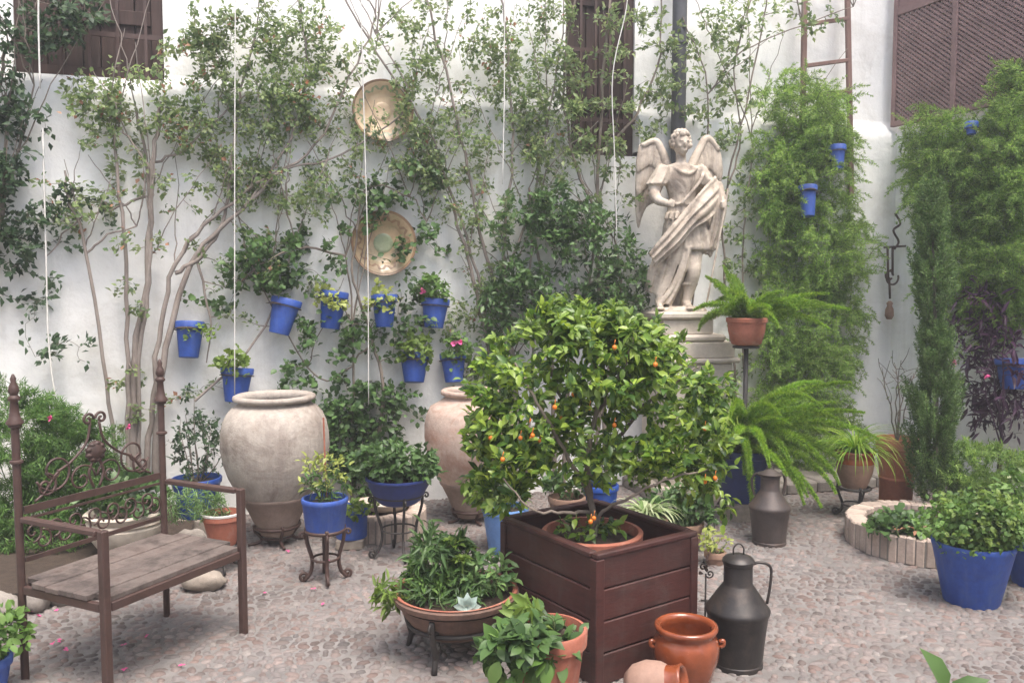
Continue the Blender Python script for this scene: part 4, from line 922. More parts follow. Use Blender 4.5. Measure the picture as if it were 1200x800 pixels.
# small scrolled candle holder between planter and churn
b = gr(826,742); t = thing('scroll_holder', 'small scrolled wrought iron holder between the wooden planter and the black churn', 'iron holder', b)
m = MB(); z = np.array([0,0,1.0]); u = np.array([1.0,0,0]); m.tube([b, b+z*.27], .004, 6)
m.tube(spiral(b+z*.27+u*.018, -u, z, .02, 1.4, 0, 24, sgn=-1), .0035, 5); m.tube(spiral(b+z*.30-u*.012, u, z, .018, 1.3, 0, 24), .0035, 5); m.tube([b+z*.15-u*.02, b+z*.15+u*.05], .004, 5)
a = np.linspace(0,2*PI,21)[:-1]; m.tube([b+[math.cos(x)*.05, math.sin(x)*.05, .006] for x in a], .005, 6, closed=True); m.tube([b-u*.05+z*.006,b+u*.05+z*.006],.004,5)
m.build('scrollwork','black_iron',t,smooth=True)
m = MB(); leaves(m, [b+z*.31+rv(1)[0]*.012 for _ in range(9)], rv(9)+[0,0,.5], rv(9), .04, .018, T_OVAL); m.build('leaf_ornament','iron',t)

# ================================================================== MID AND RIGHT POTS
b = gr(592,645); t = thing('potted_plant', 'light blue pot with leafy shoots behind the left corner of the wooden planter', 'potted plant', b)
make_pot(t, b, .135,.095,.26,'light_blue',.03,.006); bush(t,b+[0,0,.24],b+[-.06,0,.36],(.2,.15,.1),50,6,.055,'leaf_light',T_OVAL,.5,seed_r=.05)
b = gr(664,640); t = thing('potted_plant', 'dark red clay pot glimpsed behind the kumquat tree', 'potted plant', b); make_pot(t,b,.11,.08,.30,'old_terracotta'); bush(t,b+[0,0,.28],b+[0,0,.38],(.14,.12,.08),36,6,.045,'leaf_ivy')
b = gr(703,632); t = thing('potted_plant', 'small blue pot glimpsed behind the kumquat trunk', 'potted plant', b); make_pot(t,b,.11,.08,.34,'blue_paint'); bush(t,b+[0,0,.32],b+[0,0,.46],(.15,.12,.10),40,6,.05,'leaf_ivy')
b = gr(757,652); t = thing('spider_plant', 'white striped spider plant in a clay pot behind the planter', 'potted plant', b); make_pot(t,b,.12,.09,.22,'old_terracotta')
blades(t, b+[0,0,.22], 120, .27, .015, 'leaf_stripe', (.1,1.4), 1.3)
b = gr(800,642); t = thing('potted_plant', 'low leafy plant in a clay pot between the spider plant and the rusty churn', 'potted plant', b); make_pot(t,b,.12,.09,.16,'old_terracotta'); bush(t,b+[0,0,.14],b+[0,0,.25],(.22,.16,.13),90,7,.05,'leaf_ivy',T_OVAL,.55)
b = gr(838,660); m = MB(); 
t = thing('potted_plant', 'small yellow green leafy sprig in a low pot behind the planter right corner', 'potted plant', b); make_pot(t,b,.06,.045,.07,'old_terracotta'); bush(t,b+[0,0,.06],b+[0.0,0,.13],(.09,.08,.06),18,5,.035,'leaf_yellow')

# big foxtail fern in dark blue pot
def foxtail(t, base, n, L, w, rise=(.2,1.3), droop=(.8,2.0), az=None, dens=900, needle=.03, leaf='leaf_fern', lens=(.7,1.1)):
    m = MB(); ms = MB()
    for i in range(n):
        a = (az[0]+(az[1]-az[0])*(i+.5)/n+RNG.uniform(-.15,.15)) if az else 2*PI*i/n+RNG.uniform(-.2,.2)
        P = frond_curve(np.asarray(base)+rv(1)[0]*.015, a, L*RNG.uniform(*lens), RNG.uniform(*rise), RNG.uniform(*droop)); plume(m, ms, P, w*RNG.uniform(.8,1.15), dens, needle)
    ms.build('stems','green_stem',t,smooth=True); m.build('foliage',leaf,t)
b = gr(884,620); b = np.array([b[0],5.55,0]); t = thing('foxtail_fern', 'large arching bright green foxtail fern in a deep blue pot behind the rusty churn', 'potted plant', b)
make_pot(t,b+[0,0,.12],.19,.14,.34,'dark_blue',.05,.008); m = MB(); m.lathe([(.1,0),(.15,0),(.15,.11),(.12,.12)],b,24); m.build('block','rock',t)
foxtail(t, b+[0,0,.46], 30, .80, .055, (.35,1.4), (.9,2.0), (-PI*1.02,.35), 3600, .026)
foxtail(t, b+[0,0,.44], 12, .62, .05, (-.1,.7), (.9,1.7), (-2.9,-.2), 3200, .026)

# fern bowl on a pole
c = at(875,378,5.75); b = np.array([c[0],c[1],0.0]); 
t = thing('pole_stand', 'tall thin iron pole stand carrying the raised terracotta fern bowl', 'plant stand', b)
zb = at(875,404,5.75)[2]
m = MB(); m.tube([b,b+[0,0,zb-.02]],.016,10); m.build('pole','black_iron',t,smooth=True)
m = MB(); m.lathe([(0,0),(.09,0),(.09,.012),(0,.014)],b+[0,0,zb-.02],24); m.build('plate','black_iron',t,autos=40)
for k in range(3):
    a = k*2*PI/3+.5; m = MB(); m.tube(spline([b+[0,0,.16],b+[math.cos(a)*.1,math.sin(a)*.1,.12],b+[math.cos(a)*.18,math.sin(a)*.18,.0]],5),.01,7); m.build('leg','black_iron',t,smooth=True)
q = b+[0,0,zb]; t = thing('foxtail_fern', 'bright green foxtail fern in a terracotta bowl raised on a pole beside the statue', 'potted plant', q)
H = at(875,372,5.75)[2]-zb
make_pot(t,q,.132,.085,H,'terracotta',prof=[(0,0),(.085,0),(.10,.01),(.122,H*.5),(.128,H*.82),(.136,H*.84),(.137,H-.004),(.132,H),(.12,H),(.115,H-.03)],soilz=H-.03)
foxtail(t, q+[0,0,H-.02], 17, .44, .055, (.7,1.45), (1.0,2.2), None, 3600, .026, lens=(.6,1.1))
foxtail(t, q+[0,0,H-.02], 5, .60, .05, (.3,.7), (.6,1.3), (-.6,.3), 3400, .025)
foxtail(t, q+[0,0,H-.02], 3, .42, .05, (1.1,1.4), (.4,.8), (1.8,2.8), 3400, .025)

# ponytail grass in clay pot on stand
b = gr(1000,606); stand('iron plant stand with side scrolls under the grassy clay pot near the corner', b, .10, .20, 3, 1.1, PI/2+PI, 'black_iron', .009)
q = b+[0,0,.205]; t = thing('potted_plant', 'fountain of thin grassy leaves in a weathered two tone clay pot near the corner', 'potted plant', q)
make_pot(t,q,.13,.08,.24,'old_terracotta',prof=[(0,0),(.075,0),(.08,.01),(.112,.10),(.12,.17),(.112,.205),(.122,.225),(.128,.24),(.118,.242),(.105,.22)],soilz=.2)
m = MB(); m.lathe([(.1215,.165),(.118,.19),(.1135,.206),(.1235,.225),(.1295,.240),(.119,.2435)],q,36); m.build('glazed_neck','glazed',t,smooth=True)
blades(t, q+[0,0,.22], 150, .42, .008, 'leaf_fern', (.05,1.1), 1.25, seg=9)
# tall terracotta cylinder with bare twigs
b = gr(1049,598); t = thing('potted_plant', 'tall red terracotta cylinder pot with bare branching twigs by the cypress', 'potted plant', b)
H = .50; make_pot(t,b,.128,.10,H,'fresh_terracotta',prof=[(0,0),(.10,0),(.103,.01),(.108,.22),(.113,.225),(.113,.235),(.108,.24),(.115,.36),(.122,.42),(.135,.43),(.138,.49),(.134,.5),(.12,.5),(.115,.46)],soilz=.45)
m = MB(); tw = []
for k in range(5):
    a = RNG.uniform(0,2*PI); top = b+[math.cos(a)*.12-.02,math.sin(a)*.08,H+RNG.uniform(.35,.62)]; P = spline([b+[0,0,H-.05],(b+[0,0,H]+top)/2+rv(1)[0]*.03,top],6,.004); tw.append((P,.006,.002))
    for j in range(6):
        i = int(RNG.integers(6,len(P))) ; e = P[i-1]+rv(1)[0]*.06+[0,0,.07]; tw.append((spline([P[i-1],(P[i-1]+e)/2+rv(1)[0]*.01,e],3),.003,.0015))
tubes(m,tw,5); m.build('twigs','bark',t,smooth=True)
m = MB(); twig_leaves(m, tw[::4], 1, .03, T_OVAL, .4); m.build('foliage','leaf_light',t)

# right brick bed, cypress, ground cover
bc2 = gr(1078,640)+np.array([.06,.02,0]); brick_ring(bc2, .46, .155, 58, 'large round brick bed around the cypress at the right')
cy = gr(1096,614); t = thing('cypress', 'slim dark green columnar cypress growing from the round brick bed', 'tree', cy); cy = cy+[0,0,.12]; cd = cy[1]
ztop = at(1090,208,cd)[2]; xt = at(1092,208,cd)[0]
st = [(spline([cy, cy+(np.array([xt,cd,ztop])-cy)*.5+[.01,0,0], [xt,cd,ztop-.05]],8), .022,.004)]
att = []
for i in range(800):
    z = RNG.uniform(0,1)**.9; zz = cy[2]+.08+(ztop-cy[2]-.08)*z; w = .225*(math.sin(min(1,z*1.15+.32)*PI)**.55 if z < .6 else (1-z)**.55*1.38)*(.8+.35*noise.noise(Vector((z*9,1,2)))) ; w = max(w,.012)
    a = RNG.uniform(0,2*PI); r = w*math.sqrt(RNG.uniform(.25,1))*(1+.75*noise.noise(Vector((math.cos(a)*2,math.sin(a)*2,z*8)))); xc = cy[0]+(xt-cy[0])*z
    att.append([xc+math.cos(a)*r, cd+math.sin(a)*r, zz])
m = MB(); tubes(m,st,8); m.build('trunk','bark',t,smooth=True)
m = MB(); ms = MB()
for a in att:
    a = np.array(a); ax = cy[0]+(xt-cy[0])*max(0,(a[2]-cy[2])/(ztop-cy[2])); az = math.atan2(a[1]-cd, a[0]-ax); rr = math.hypot(a[0]-ax, a[1]-cd)
    p0 = np.array([ax+math.cos(az)*rr*.45, cd+math.sin(az)*rr*.45, a[2]-.09]); P = frond_curve(p0, az, rr*.5+RNG.uniform(.07,.13), .95+RNG.normal()*.15, -RNG.uniform(.1,.7), 6); plume(m, ms, P, .03, 560, .027)
ms.build('branches','green_stem',t,smooth=True); m.build('foliage','leaf_cypress',t)
b = gr(1052,652)+[0,0,.13]; t = thing('ground_cover', 'low lobed green leaves covering the soil inside the large brick bed', 'plant', b, None)
bush(t, b, b+[0.03,.02,.05], (.22,.16,.06), 110, 4, .05, 'leaf_ivy', T_LOBE, .9, nst=9, seed_r=.12, usp=.3)
m = MB(); leaves(m, b+rv(14)*[.08,.08,.01]+[.05,-.08,.06], rv(14)*[1,1,.2], [[0,0,1]]*14, .05, .03, T_OVAL); m.build('withered_leaves','leaf_dry',t)
# feathery bush behind on right
b = gr(1160,612); t = thing('feathery_bush', 'spreading fine leaved dark green bush behind the cypress at the right edge', 'bush', b)
m = MB(); m.lathe([(0,0),(.14,0),(.17,.2),(.16,.22)],b,24); m.build('pot','dark_blue',t,autos=40)
bush(t,b+[0,0,.2],at(1150,545,b[1]),(.42,.28,.17),300,42,.036,'leaf_feather',T_NEEDLE,.2,nst=9,twig=.0016,seed_r=.1)
# front blue pot
b = gr(1138,704); t = thing('potted_plant', 'large bright blue pot brimming with small round leaved greenery, front right', 'potted plant', b); q = b
make_pot(t,b,.185,.125,.30,'blue_paint',.03,.003,wob=.006)
bush(t,b+[0,0,.27],b+[.02,0,.39],(.28,.24,.14),330,9,.030,'leaf_geranium',T_OVAL,.7,nst=16,seed_r=.1,jit=.014)
bush(t,b+[0,0,.27],b+[.02,-.02,.41],(.26,.22,.14),150,7,.028,'leaf_light',T_OVAL,.7,nst=10,seed_r=.1,name='young_foliage',jit=.014)
b = gr(1214,684); t = thing('potted_plant', 'dark blue pot cut by the right edge with broad light leaves above', 'potted plant', b); make_pot(t,b,.15,.11,.24,'blue_paint',.03,.003)
bush(t,b+[0,0,.22],b+[-.03,0,.42],(.2,.2,.2),110,6,.055,'leaf_geranium',T_OVAL,.5,nst=9,seed_r=.07)
m = MB()
leaves(m, [b+[-.05,.0,.5]+x for x in rv(26)*[.07,.05,.05]], rv(26)+[0,0,.4], rv(26)+[0,-.5,1], .06, .026, T_OVAL); m.build('variegated_leaves','leaf_stripe',t)
# purple plant
b = wr(1170,560,.45)*[1,1,0]; t = thing('purple_plant', 'straggling dark purple leaved plant against the right wall', 'plant', b)
c0 = wr(1160,420,.35); st = [(spline([b+[0,0,.0],b+[0,0,.5],wr(x,y,o)],6,.008),.008,.003) for x,y,o in ((1150,350,.3),(1180,370,.4),(1140,420,.35),(1175,440,.5),(1195,380,.3),(1160,400,.5))]
att = [wr(px+q[0]*rx, py+q[1]*ry, .3+q[2]*.14) for (px,py,rx,ry,n) in ((1155,400,36,60,66),(1180,450,34,50,60),(1150,470,30,36,34),(1150,350,28,28,28)) for q in rv(n)*.5]
tw = grow(st, np.array(att), .002,.2,3)
m = MB(); tubes(m,st,6); tubes(m,tw,4); m.build('stems','leaf_purple',t,smooth=True)
m = MB(); twig_leaves(m,tw,5,.095,T_LANCE,.24,up=(0,-.5,1),spread=.9,usp=.6,droop=.15); m.build('foliage','leaf_purple',t)
m = MB()
for (px,py) in ((1155,440),(1118,425)):
    f = wr(px,py,.55); leaves(m,[f]*5,rv(5),rv(5),.03,.022,T_OVAL)
m.build('flower','petal',t)

# hanging iron hook with weight on the corner
c = wb(1040,255,.12); t = thing('iron_hook', 'hanging wrought iron chain and pulley hook near the corner of the walls', 'hook', c)
m = MB(); X = -DB; Z = np.array([0,0,1.0]); sc = 7.0/1000
def h(px, py): return wb(px, py, .12)
m.tube(spline([h(1049,250),h(1055,262),h(1047,270),h(1053,283),h(1048,292)],5),.009,6); m.tube([h(1036,290),h(1066,288)],.009,6); m.tube([h(1040,290),h(1041,330)],.009,6); m.tube([h(1046,290),h(1046,322)],.009,6); m.tube([h(1042,325),h(1043,350)],.009,6)
m.build('bar','iron',t,smooth=True)
m = MB(); m.tube(spiral(h(1046,325),X,Z,.062,.8,PI*.5,28,.9),.008,6); m.tube(spiral(h(1042,323),X,Z,.04,.9,0,24,.8),.007,6); m.build('hook','iron',t,smooth=True)
m = MB(); o = h(1042,374); m.lathe([(0,0),(.02,0),(.035,.03),(.032,.08),(.02,.11),(.026,.13),(.01,.15),(0,.15)],o,20); m.build('weight','old_terracotta',t,smooth=True)

# bottom-left plant and bottom-right leaf
b = gr(-8,880); b = np.array([b[0],2.95,0]) if False else gr(-6,812); t = thing('potted_plant', 'small light green plant in a blue pot cut by the lower left corner', 'potted plant', b)
make_pot(t,b+[-.03,0,0],.09,.065,.14,'blue_paint'); bush(t,b+[-.03,0,.12],b+[.0,0,.24],(.13,.12,.10),60,6,.04,'leaf_geranium',T_OVAL,.6); m = MB(); leaves(m,[b+[.05,-.05,.31]]*6,rv(6),rv(6),.025,.02,T_OVAL); m.build('flower','petal_pink',t)
q = at(1108,805,2.1); b = q*[1,1,0]; t = thing('leafy_plant', 'single dark pointed leaf rising at the bottom edge, lower right', 'plant', b)
m = MB(); tp = at(1100,772,2.1); m.tube([b, q],.006,6); m.build('stem','green_stem',t)
m = MB(); leaves(m,[at(1110,812,2.1)],[tp-at(1118,812,2.1)],[[0,-.6,1]],.13,.065,T_OVAL); leaves(m,[at(1110,815,2.1)],[[.6,-.2,.45]],[[0,-.6,1]],.11,.05,T_OVAL); m.build('foliage','leaf_ivy',t)
m = MB(); m.lathe(pot_profile(.1,.07,.16),b,30); m.build('pot','terracotta',t,autos=40)

# fallen petals
for i in range(26):
    if i < 15: px, py = RNG.uniform(0,470), RNG.uniform(640,790)
    else: px, py = RNG.uniform(0,230), RNG.uniform(690,790)
    p = gr(px, py)+[0,0,.014]; m = MB(); k = 3
    leaves(m, np.zeros((k,3)), rv(k)*[1,1,.25]+[0,0,.2], [[0,0,1]]*k, .016, .014, T_OVAL); o = m.build('fallen_petal','petal'); o.location = p
    tag(o,'tiny fallen magenta petal on the cobbles near the bench','petal','fallen petals on the paving')

# ================================================================== BENCH
BL = np.array([-1.905,3.24,0]); BR = np.array([-1.605,3.87,0]); dp_ = np.array([.42,-.20,0])
FL, FR = BL+dp_, BR+dp_; U = nrm(BR-BL); W_ = nrm(dp_); Z = np.array([0,0,1.0]); bl = np.linalg.norm(BR-BL)
t = thing('iron_bench', 'rusty iron bench with weathered plank seat and scrolled back on the left', 'bench', (BL+BR+FL+FR)/4)
for q in (BL, BR):
    m = MB(); m.tube([q, q+Z*1.0],.0150,12); 
    for z in (.86,1.0): m.lathe([(.017,-.008),(.024,-.004),(.024,.004),(.017,.008)],q+Z*z,16)
    p = m.build('back_post','iron',t,autos=40)
    m = MB(); m.lathe([(.016,0),(.031,.004),(.031,.012),(.021,.028),(.017,.05),(.014,.09),(.022,.098),(.022,.106),(.013,.115),(.020,.13),(.016,.15),(.009,.165),(.011,.178),(.004,.195),(0,.197)],q+Z*1.003,20); o = m.build('finial','iron',p,autos=50)
for q in (FL, FR):
    m = MB(); m.box(q+Z*.325,.031,.031,.65,U,W_,Z,.004); m.build('front_leg','iron',t)
for a, b in ((BL,FL),(BR,FR)):
    m = MB(); m.box((a+b)/2+Z*.638-W_*.0, .032, np.linalg.norm(b-a)-.05, .022,U,W_,Z,.004); m.build('armrest','iron',t)
m = MB(); h_ = .385
for a, b in ((FL,FR),(BL,BR),(BL,FL),(BR,FR)): d = nrm(b-a); m.bar(a+d*.022+Z*(h_-.025), b-d*.022+Z*(h_-.025), .02,.034,bev=.003)
m.build('seat_frame','iron',t)
nP = 6; wd = np.linalg.norm(dp_)
m = MB()
for i in range(nP):
    c = (BL+BR)/2+W_*(wd-.0)*((i+.5)/nP)+Z*(h_+.004+.002*math.sin(i*2.2)); m.box(c, bl+(.03 if 0 < i < nP-1 else -.045), wd/nP-.0015, .022, U, W_, Z, .0025)
m.build('seat','old_wood',t)
# scrolled back
def B(s, z, off=0.0): return BL+U*(bl*s)+Z*(z if z < .67 else .665+(z-.665)*.93)+W_*off
m = MB(); m.bar(B(.03,.665), B(.97,.665), .008, .030); m.bar(B(.03,.47),B(.97,.47),.008,.018); m.bar(B(.03,.63),B(.97,.63),.006,.010)
m.build('back_rail','iron',t)
m = MB()
for i in range(7):
    s = .11+.13*i; z = .55; r = .042
    m.tube(spiral(B(s-.03,z+.02),U,Z,r,1.25,-PI/2,26,sgn=1),.0045,5); m.tube(spiral(B(s+.03,z-.02),-U,Z,r,1.25,PI/2,26,sgn=1),.0045,5)
m.build('lower_scrolls','iron',t,smooth=True)
m = MB()
for sg in (-1,1):
    f = lambda x, z: B(.5+sg*x, z)
    m.tube(spline([f(.03,.985),f(.06,.90),f(.16,.83),f(.26,.79),f(.34,.72),f(.40,.69)],6),.0055,6)
    m.tube(spiral(f(.27,.80),U*sg,Z,.085,1.5,-PI*.1,40,sgn=-1),.005,6); m.tube(spiral(f(.33,.745),U*sg,Z,.05,1.4,PI*.5,32),.0055,6)
    m.tube(spiral(f(.10,.74),-U*sg,Z,.065,1.4,0,34),.0045,6); m.tube(spiral(f(.045,1.0),U*sg,Z,.028,1.3,PI,26,sgn=-1),.006,6)
    m.tube(spline([f(.02,.69),f(.05,.75),f(.03,.80),f(.0,.83)],5),.006,6)
m.build('back_scrolls','iron',t,smooth=True)
m = MB(); R = np.stack([U,Z,W_],1); c = B(.5,.85)
m.lathe([(0,-.012),(.03,-.012),(.048,0),(.03,.014),(.012,.02),(0,.022)],c,16,rot=R)
for k in range(9):
    a = 2*PI*k/9; m.ball(c+(U*math.cos(a)+Z*math.sin(a))*.034, (.016,.016,.012), 8, 6)
m.build('rosette','iron',t,smooth=True)

# ================================================================== PEDESTAL AND STATUE
SDp = 6.15; sc = SDp/1000; 
S0 = np.array([at(800,362,SDp)[0], SDp, 0.0]); zt = at(795,364,SDp)[2]
t = thing('pedestal', 'moulded cream stone pedestal under the angel statue', 'pedestal', S0)
X, Yv = nrm([1,.22,0]), nrm([-.22,1,0])
def slab(px0, px1, y0, y1, dep, nm, bev=.006):
    z1, z0 = at(800,y0,SDp)[2], at(800,y1,SDp)[2]; xc = ((px0+px1)/2-800)*sc; m = MB(); m.box(S0+X*xc+Z*((z0+z1)/2), (px1-px0)*sc, dep, z1-z0-.002, X, Yv, Z, bev); m.build(nm,'pedestal_stone',t)
slab(758,829,364,373,.40,'top_slab',.015); slab(765,826,373,390,.34,'upper_block',.004); slab(758,840,390,399,.42,'cornice',.018); slab(764,850,399,417,.42,'middle_block',.005); slab(760,856,417,423,.48,'moulding',.012)
z1 = at(800,423,SDp)[2]; m = MB(); m.box(S0+X*(6*sc)+Z*(z1/2),.52,.42,z1-.002,X,Yv,Z,.008)
m.build('shaft','pedestal_stone',t)
m = MB(); m.box(S0+X*(6*sc)+Z*.06,.62,.52,.12,X,Yv,Z,.012); m.build('base','pedestal_stone',t)
for sx in (-1,1):
    ps = MB(); ps.box(S0+X*(6*sc+sx*.225)-Yv*.216+Z*(z1/2+.03),.05,.012,z1-.2,X,Yv,Z,.003); ps.build('panel_frame','pedestal_stone',t)

t = thing('angel_statue', 'weathered stone angel statue with wings, tunic and swirling cloak standing on the pedestal', 'statue', S0+Z*zt)
def q(px, py, y=0.0): return S0+X*((px-800)*sc)+Yv*(y-.02)+Z*(zt+(362-py)*sc)
def loft(m, secs, seg=36, folds=0, amp=0.0, phase=0.0):
    """secs: (centre, half width, half depth, fold strength)"""
    V = []; Fc = []
    for i, (c, a, b, f) in enumerate(secs):
        for k in range(seg):
            th = 2*PI*k/seg; w = 1+amp*f*(math.sin(folds*th+phase+.5*i/ max(1,len(secs)))+.5*math.sin(folds*1.7*th+1.3)); V.append(c+X*math.cos(th)*a*w+Yv*math.sin(th)*b*w)
    for i in range(len(secs)-1):
        for k in range(seg): l = (k+1)%seg; Fc.append((i*seg+k,i*seg+l,(i+1)*seg+l,(i+1)*seg+k))
    Fc.append(list(range(seg))[::-1]); Fc.append([(len(secs)-1)*seg+k for k in range(seg)]); m.add(V, Fc)
def sheet(m, A, Bc_, th, n=26, folds=4, amp=.012, outward=None):
    """pleated cloth between two edge curves, given thickness"""
    A = spline(A,6); Bc_ = spline(Bc_,6); L_ = len(A); o = outward if outward is not None else -Yv; V = []
    for side in (1,-1):
        for i in range(L_):
            for k in range(n):
                s = k/(n-1); p = A[i]*(1-s)+Bc_[i]*s+o*(amp*(.4+.6*i/L_)*(math.sin(folds*2*PI*s+.5*math.sin(i*.3))+.4*math.sin(folds*3.3*PI*s+i*.1))+.03*math.sin(PI*s)); V.append(p+o*side*th/2)
    Fc = []; Nn = L_*n
    for i in range(L_-1):
        for k in range(n-1):
            a = i*n+k; Fc.append((a,a+1,a+n+1,a+n)); Fc.append((Nn+a,Nn+a+n,Nn+a+n+1,Nn+a+1))
    for i in range(L_-1): Fc.append((i*n,(i+1)*n,Nn+(i+1)*n,Nn+i*n)); a = i*n+n-1; Fc.append((a,Nn+a,Nn+a+n,a+n))
    for k in range(n-1): Fc.append((k,Nn+k,Nn+k+1,k+1)); a = (L_-1)*n+k; Fc.append((a,a+1,Nn+a+1,Nn+a))
    m.add(V, Fc)
def limb(m, P, R, seg=14): m.tube(spline(P,5), np.interp(np.linspace(0,1,(len(P)-1)*5+1), np.linspace(0,1,len(R)), R), seg)
m = MB(); p = sc
# torso in a moulded cuirass
loft(m, [(q(794,192),.05,.045,0),(q(794,196),.125,.06,0),(q(794,203),.14,.085,0),(q(794,212),.13,.095,0),(q(795,222),.108,.085,0),(q(796,232),.095,.078,0),(q(797,240),.105,.085,0),(q(798,250),.125,.095,.3)],30,9,.04)
for k in range(7):      # pleats of the shirt over the chest
    x = 780+k*4.8; m.tube(spline([q(x+(794-x)*.25,197,-.052),q(x,210,-.088+abs(x-794)*.0022),q(795+(x-794)*.72,224,-.080+abs(x-794)*.0018),q(796+(x-794)*.6,238,-.078+abs(x-794)*.0015)],5),.0095,7)
m.tube(spline([q(780,196,-.03),q(787,203,-.085),q(795,206,-.095),q(803,203,-.085),q(812,196,-.03)],5),.014,8)
for (ax,ay,bx,by) in ((774,200,764,217),(816,200,827,217)):
    loft(m,[(q(ax,ay-4,0),.055,.055,.2),(q((ax+bx)/2,(ay+by)/2,0),.070,.066,1),(q(bx,by,-.005),.074,.070,1.2),(q(bx,by+2,-.005),.05,.05,.5)],30,7,.08)
# neck, head
limb(m,[q(794,196),q(793.5,188,-.004),q(793,180,-.01)],[.042,.036,.036])
m.ball(q(793,170,-.015),(.060,.068,.078),20,14)          # skull
m.ball(q(793,176,-.045),(.040,.035,.045),14,10); m.ball(q(793,182,-.055),(.020,.018,.015),10,8)
m.ball(q(793,172.8,-.088),(.0095,.016,.020),8,6); m.ball(q(793,178.5,-.080),(.019,.010,.006),10,6); m.ball(q(793,180.2,-.079),(.015,.010,.006),10,6)
for sx in (-1,1): m.ball(q(793+sx*3.4,168.3,-.076),(.017,.010,.006),8,6); m.ball(q(793+sx*5.2,174,-.064),(.016,.016,.018),8,6); m.ball(q(793+sx*9.6,171.5,-.01),(.008,.014,.019),8,6); m.ball(q(793+sx*3.4,170.8,-.071),(.0105,.008,.006),8,6)
# sleeves & arms
limb(m,[q(775,198,.0),q(766,211,.0),q(760,226,-.01)],[.058,.050,.042]); limb(m,[q(760,226,-.01),q(762,236,-.07),q(769,240,-.12)],[.042,.034,.025])
limb(m,[q(813,198,.0),q(824,210,.01),q(832,225,-.01)],[.058,.050,.042]); limb(m,[q(832,225,-.01),q(838,234,-.06),q(839,240,-.11)],[.040,.032,.024])
for (cx,cy,fy,dx) in ((771,241,-.13,1),(838,241,-.125,-1)):
    m.ball(q(cx,cy,fy),(.026,.030,.024),12,8)
    for k in range(4): f0 = q(cx+dx*(1.5-k*.2),cy-3+k*2.0,fy-.02); m.tube([f0, f0+X*dx*.018-Yv*.012, f0+X*dx*.022+Yv*.010],[.0085,.0075,.0065],8)
    m.tube([q(cx,cy-3,fy), q(cx+dx*2.2,cy-5.5,fy-.018)],[.010,.008],8)
# tunic skirt
loft(m, [(q(798,240),.105,.085,.2),(q(800,252),.135,.105,.6),(q(802,265),.16,.12,1),(q(804,278),.178,.13,1),(q(805,289),.190,.135,1),(q(805,292),.18,.13,1)],90,12,.075)
for k in range(9): a = PI+PI*(k+.5)/9; c = q(798,249); m.tube([c+X*math.cos(a)*.125+Yv*math.sin(a)*.10, c+X*math.cos(a)*.15+Yv*math.sin(a)*.12-Z*.05],[.016,.012],8)
m.tube([q(797,240)+X*math.cos(a)*.108+Yv*math.sin(a)*.09 for a in np.linspace(0,2*PI,25)[:-1]],.011,8,closed=True)
# sash from the right shoulder to the left hip
m.tube(spline([q(822,196,-.02),q(812,212,-.09),q(800,226,-.115),q(788,240,-.10)],6),.013,8)
# legs
limb(m,[q(809,284,-.02),q(806,305,-.06),q(805,318,-.085),q(803,335,-.05),q(800,350,-.045)],[.075,.062,.050,.046,.030]); limb(m,[q(800,350,-.03),q(799,355,-.08),q(797,357.5,-.15)],[.032,.027,.020])
limb(m,[q(790,284,.0),q(785,305,-.0),q(781,320,.0),q(773,338,.0),q(769,350,-.01)],[.08,.07,.055,.05,.032]); limb(m,[q(769,350,.0),q(767,355,-.04),q(764,358,-.10)],[.032,.027,.020])
for (cx, yy) in ((797,-.15),(764,-.10)):
    for k in range(5): m.ball(q(cx+(k-2)*1.9,358.6,yy-.015+abs(k-1)*.004),(.0075,.016,.008),8,6)
# boots' cuffs
m.tube([q(803,331,-.05)+X*math.cos(a)*.05+Yv*math.sin(a)*.05 for a in np.linspace(0,2*PI,17)[:-1]],.010,6,closed=True)
# cloak: diagonal swathe, trailing skirts, fall behind the right arm
sheet(m,[q(832,206,-.06),q(812,222,-.13),q(790,246,-.14),q(768,272,-.12),q(751,296,-.06)],[q(836,244,-.06),q(818,258,-.14),q(800,268,-.15),q(784,288,-.12),q(760,312,-.04)],.022,34,3.2,.016)
sheet(m,[q(783,255,-.06),q(768,285,-.02),q(756,315,.02),q(753,338,.05)],[q(806,262,-.09),q(795,290,-.09),q(790,320,-.04),q(781,350,.0)],.022,30,3.0,.016)
sheet(m,[q(790,288,-.09),q(786,310,-.09),q(776,335,-.07),q(762,353,-.05)],[q(802,288,-.10),q(797,310,-.09),q(790,335,-.06),q(783,355,-.03)],.022,20,2,.012)
sheet(m,[q(824,210,-.07),q(826,235,-.10),q(824,262,-.10),q(818,296,-.07)],[q(846,214,.0),q(850,240,-.02),q(846,268,-.0),q(834,300,.02)],.022,26,3,.015)
sheet(m,[q(788,292,.08),q(784,315,.10),q(775,355,.10)],[q(822,292,.08),q(820,320,.09),q(812,357,.10)],.03,24,4,.012)
# staff and rocky plinth
m.tube([q(842,222,-.14),q(839,241,-.145),q(817,357,-.14)],.0085,8)
loft(m,[(q(795,364),.205,.17,1),(q(795,360.5),.20,.165,1),(q(795,358),.185,.15,1),(q(796,356.5),.12,.10,1)],30,5,.05)
tmp = m.mesh('tmp'); ob = bpy.data.objects.new('tmp', tmp); col.objects.link(ob)
rm = ob.modifiers.new('r','REMESH'); rm.mode = 'VOXEL'; rm.voxel_size = .0062
sm = ob.modifiers.new('s','SMOOTH'); sm.factor = .5; sm.iterations = 2
bpy.context.view_layer.update(); dg = bpy.context.evaluated_depsgraph_get(); me = bpy.data.meshes.new_from_object(ob.evaluated_get(dg)); bpy.data.objects.remove(ob)
off = S0+Z*zt; co = np.empty(len(me.vertices)*3); me.vertices.foreach_get('co', co); co = (co.reshape(-1,3)-off).ravel(); me.vertices.foreach_set('co', co)
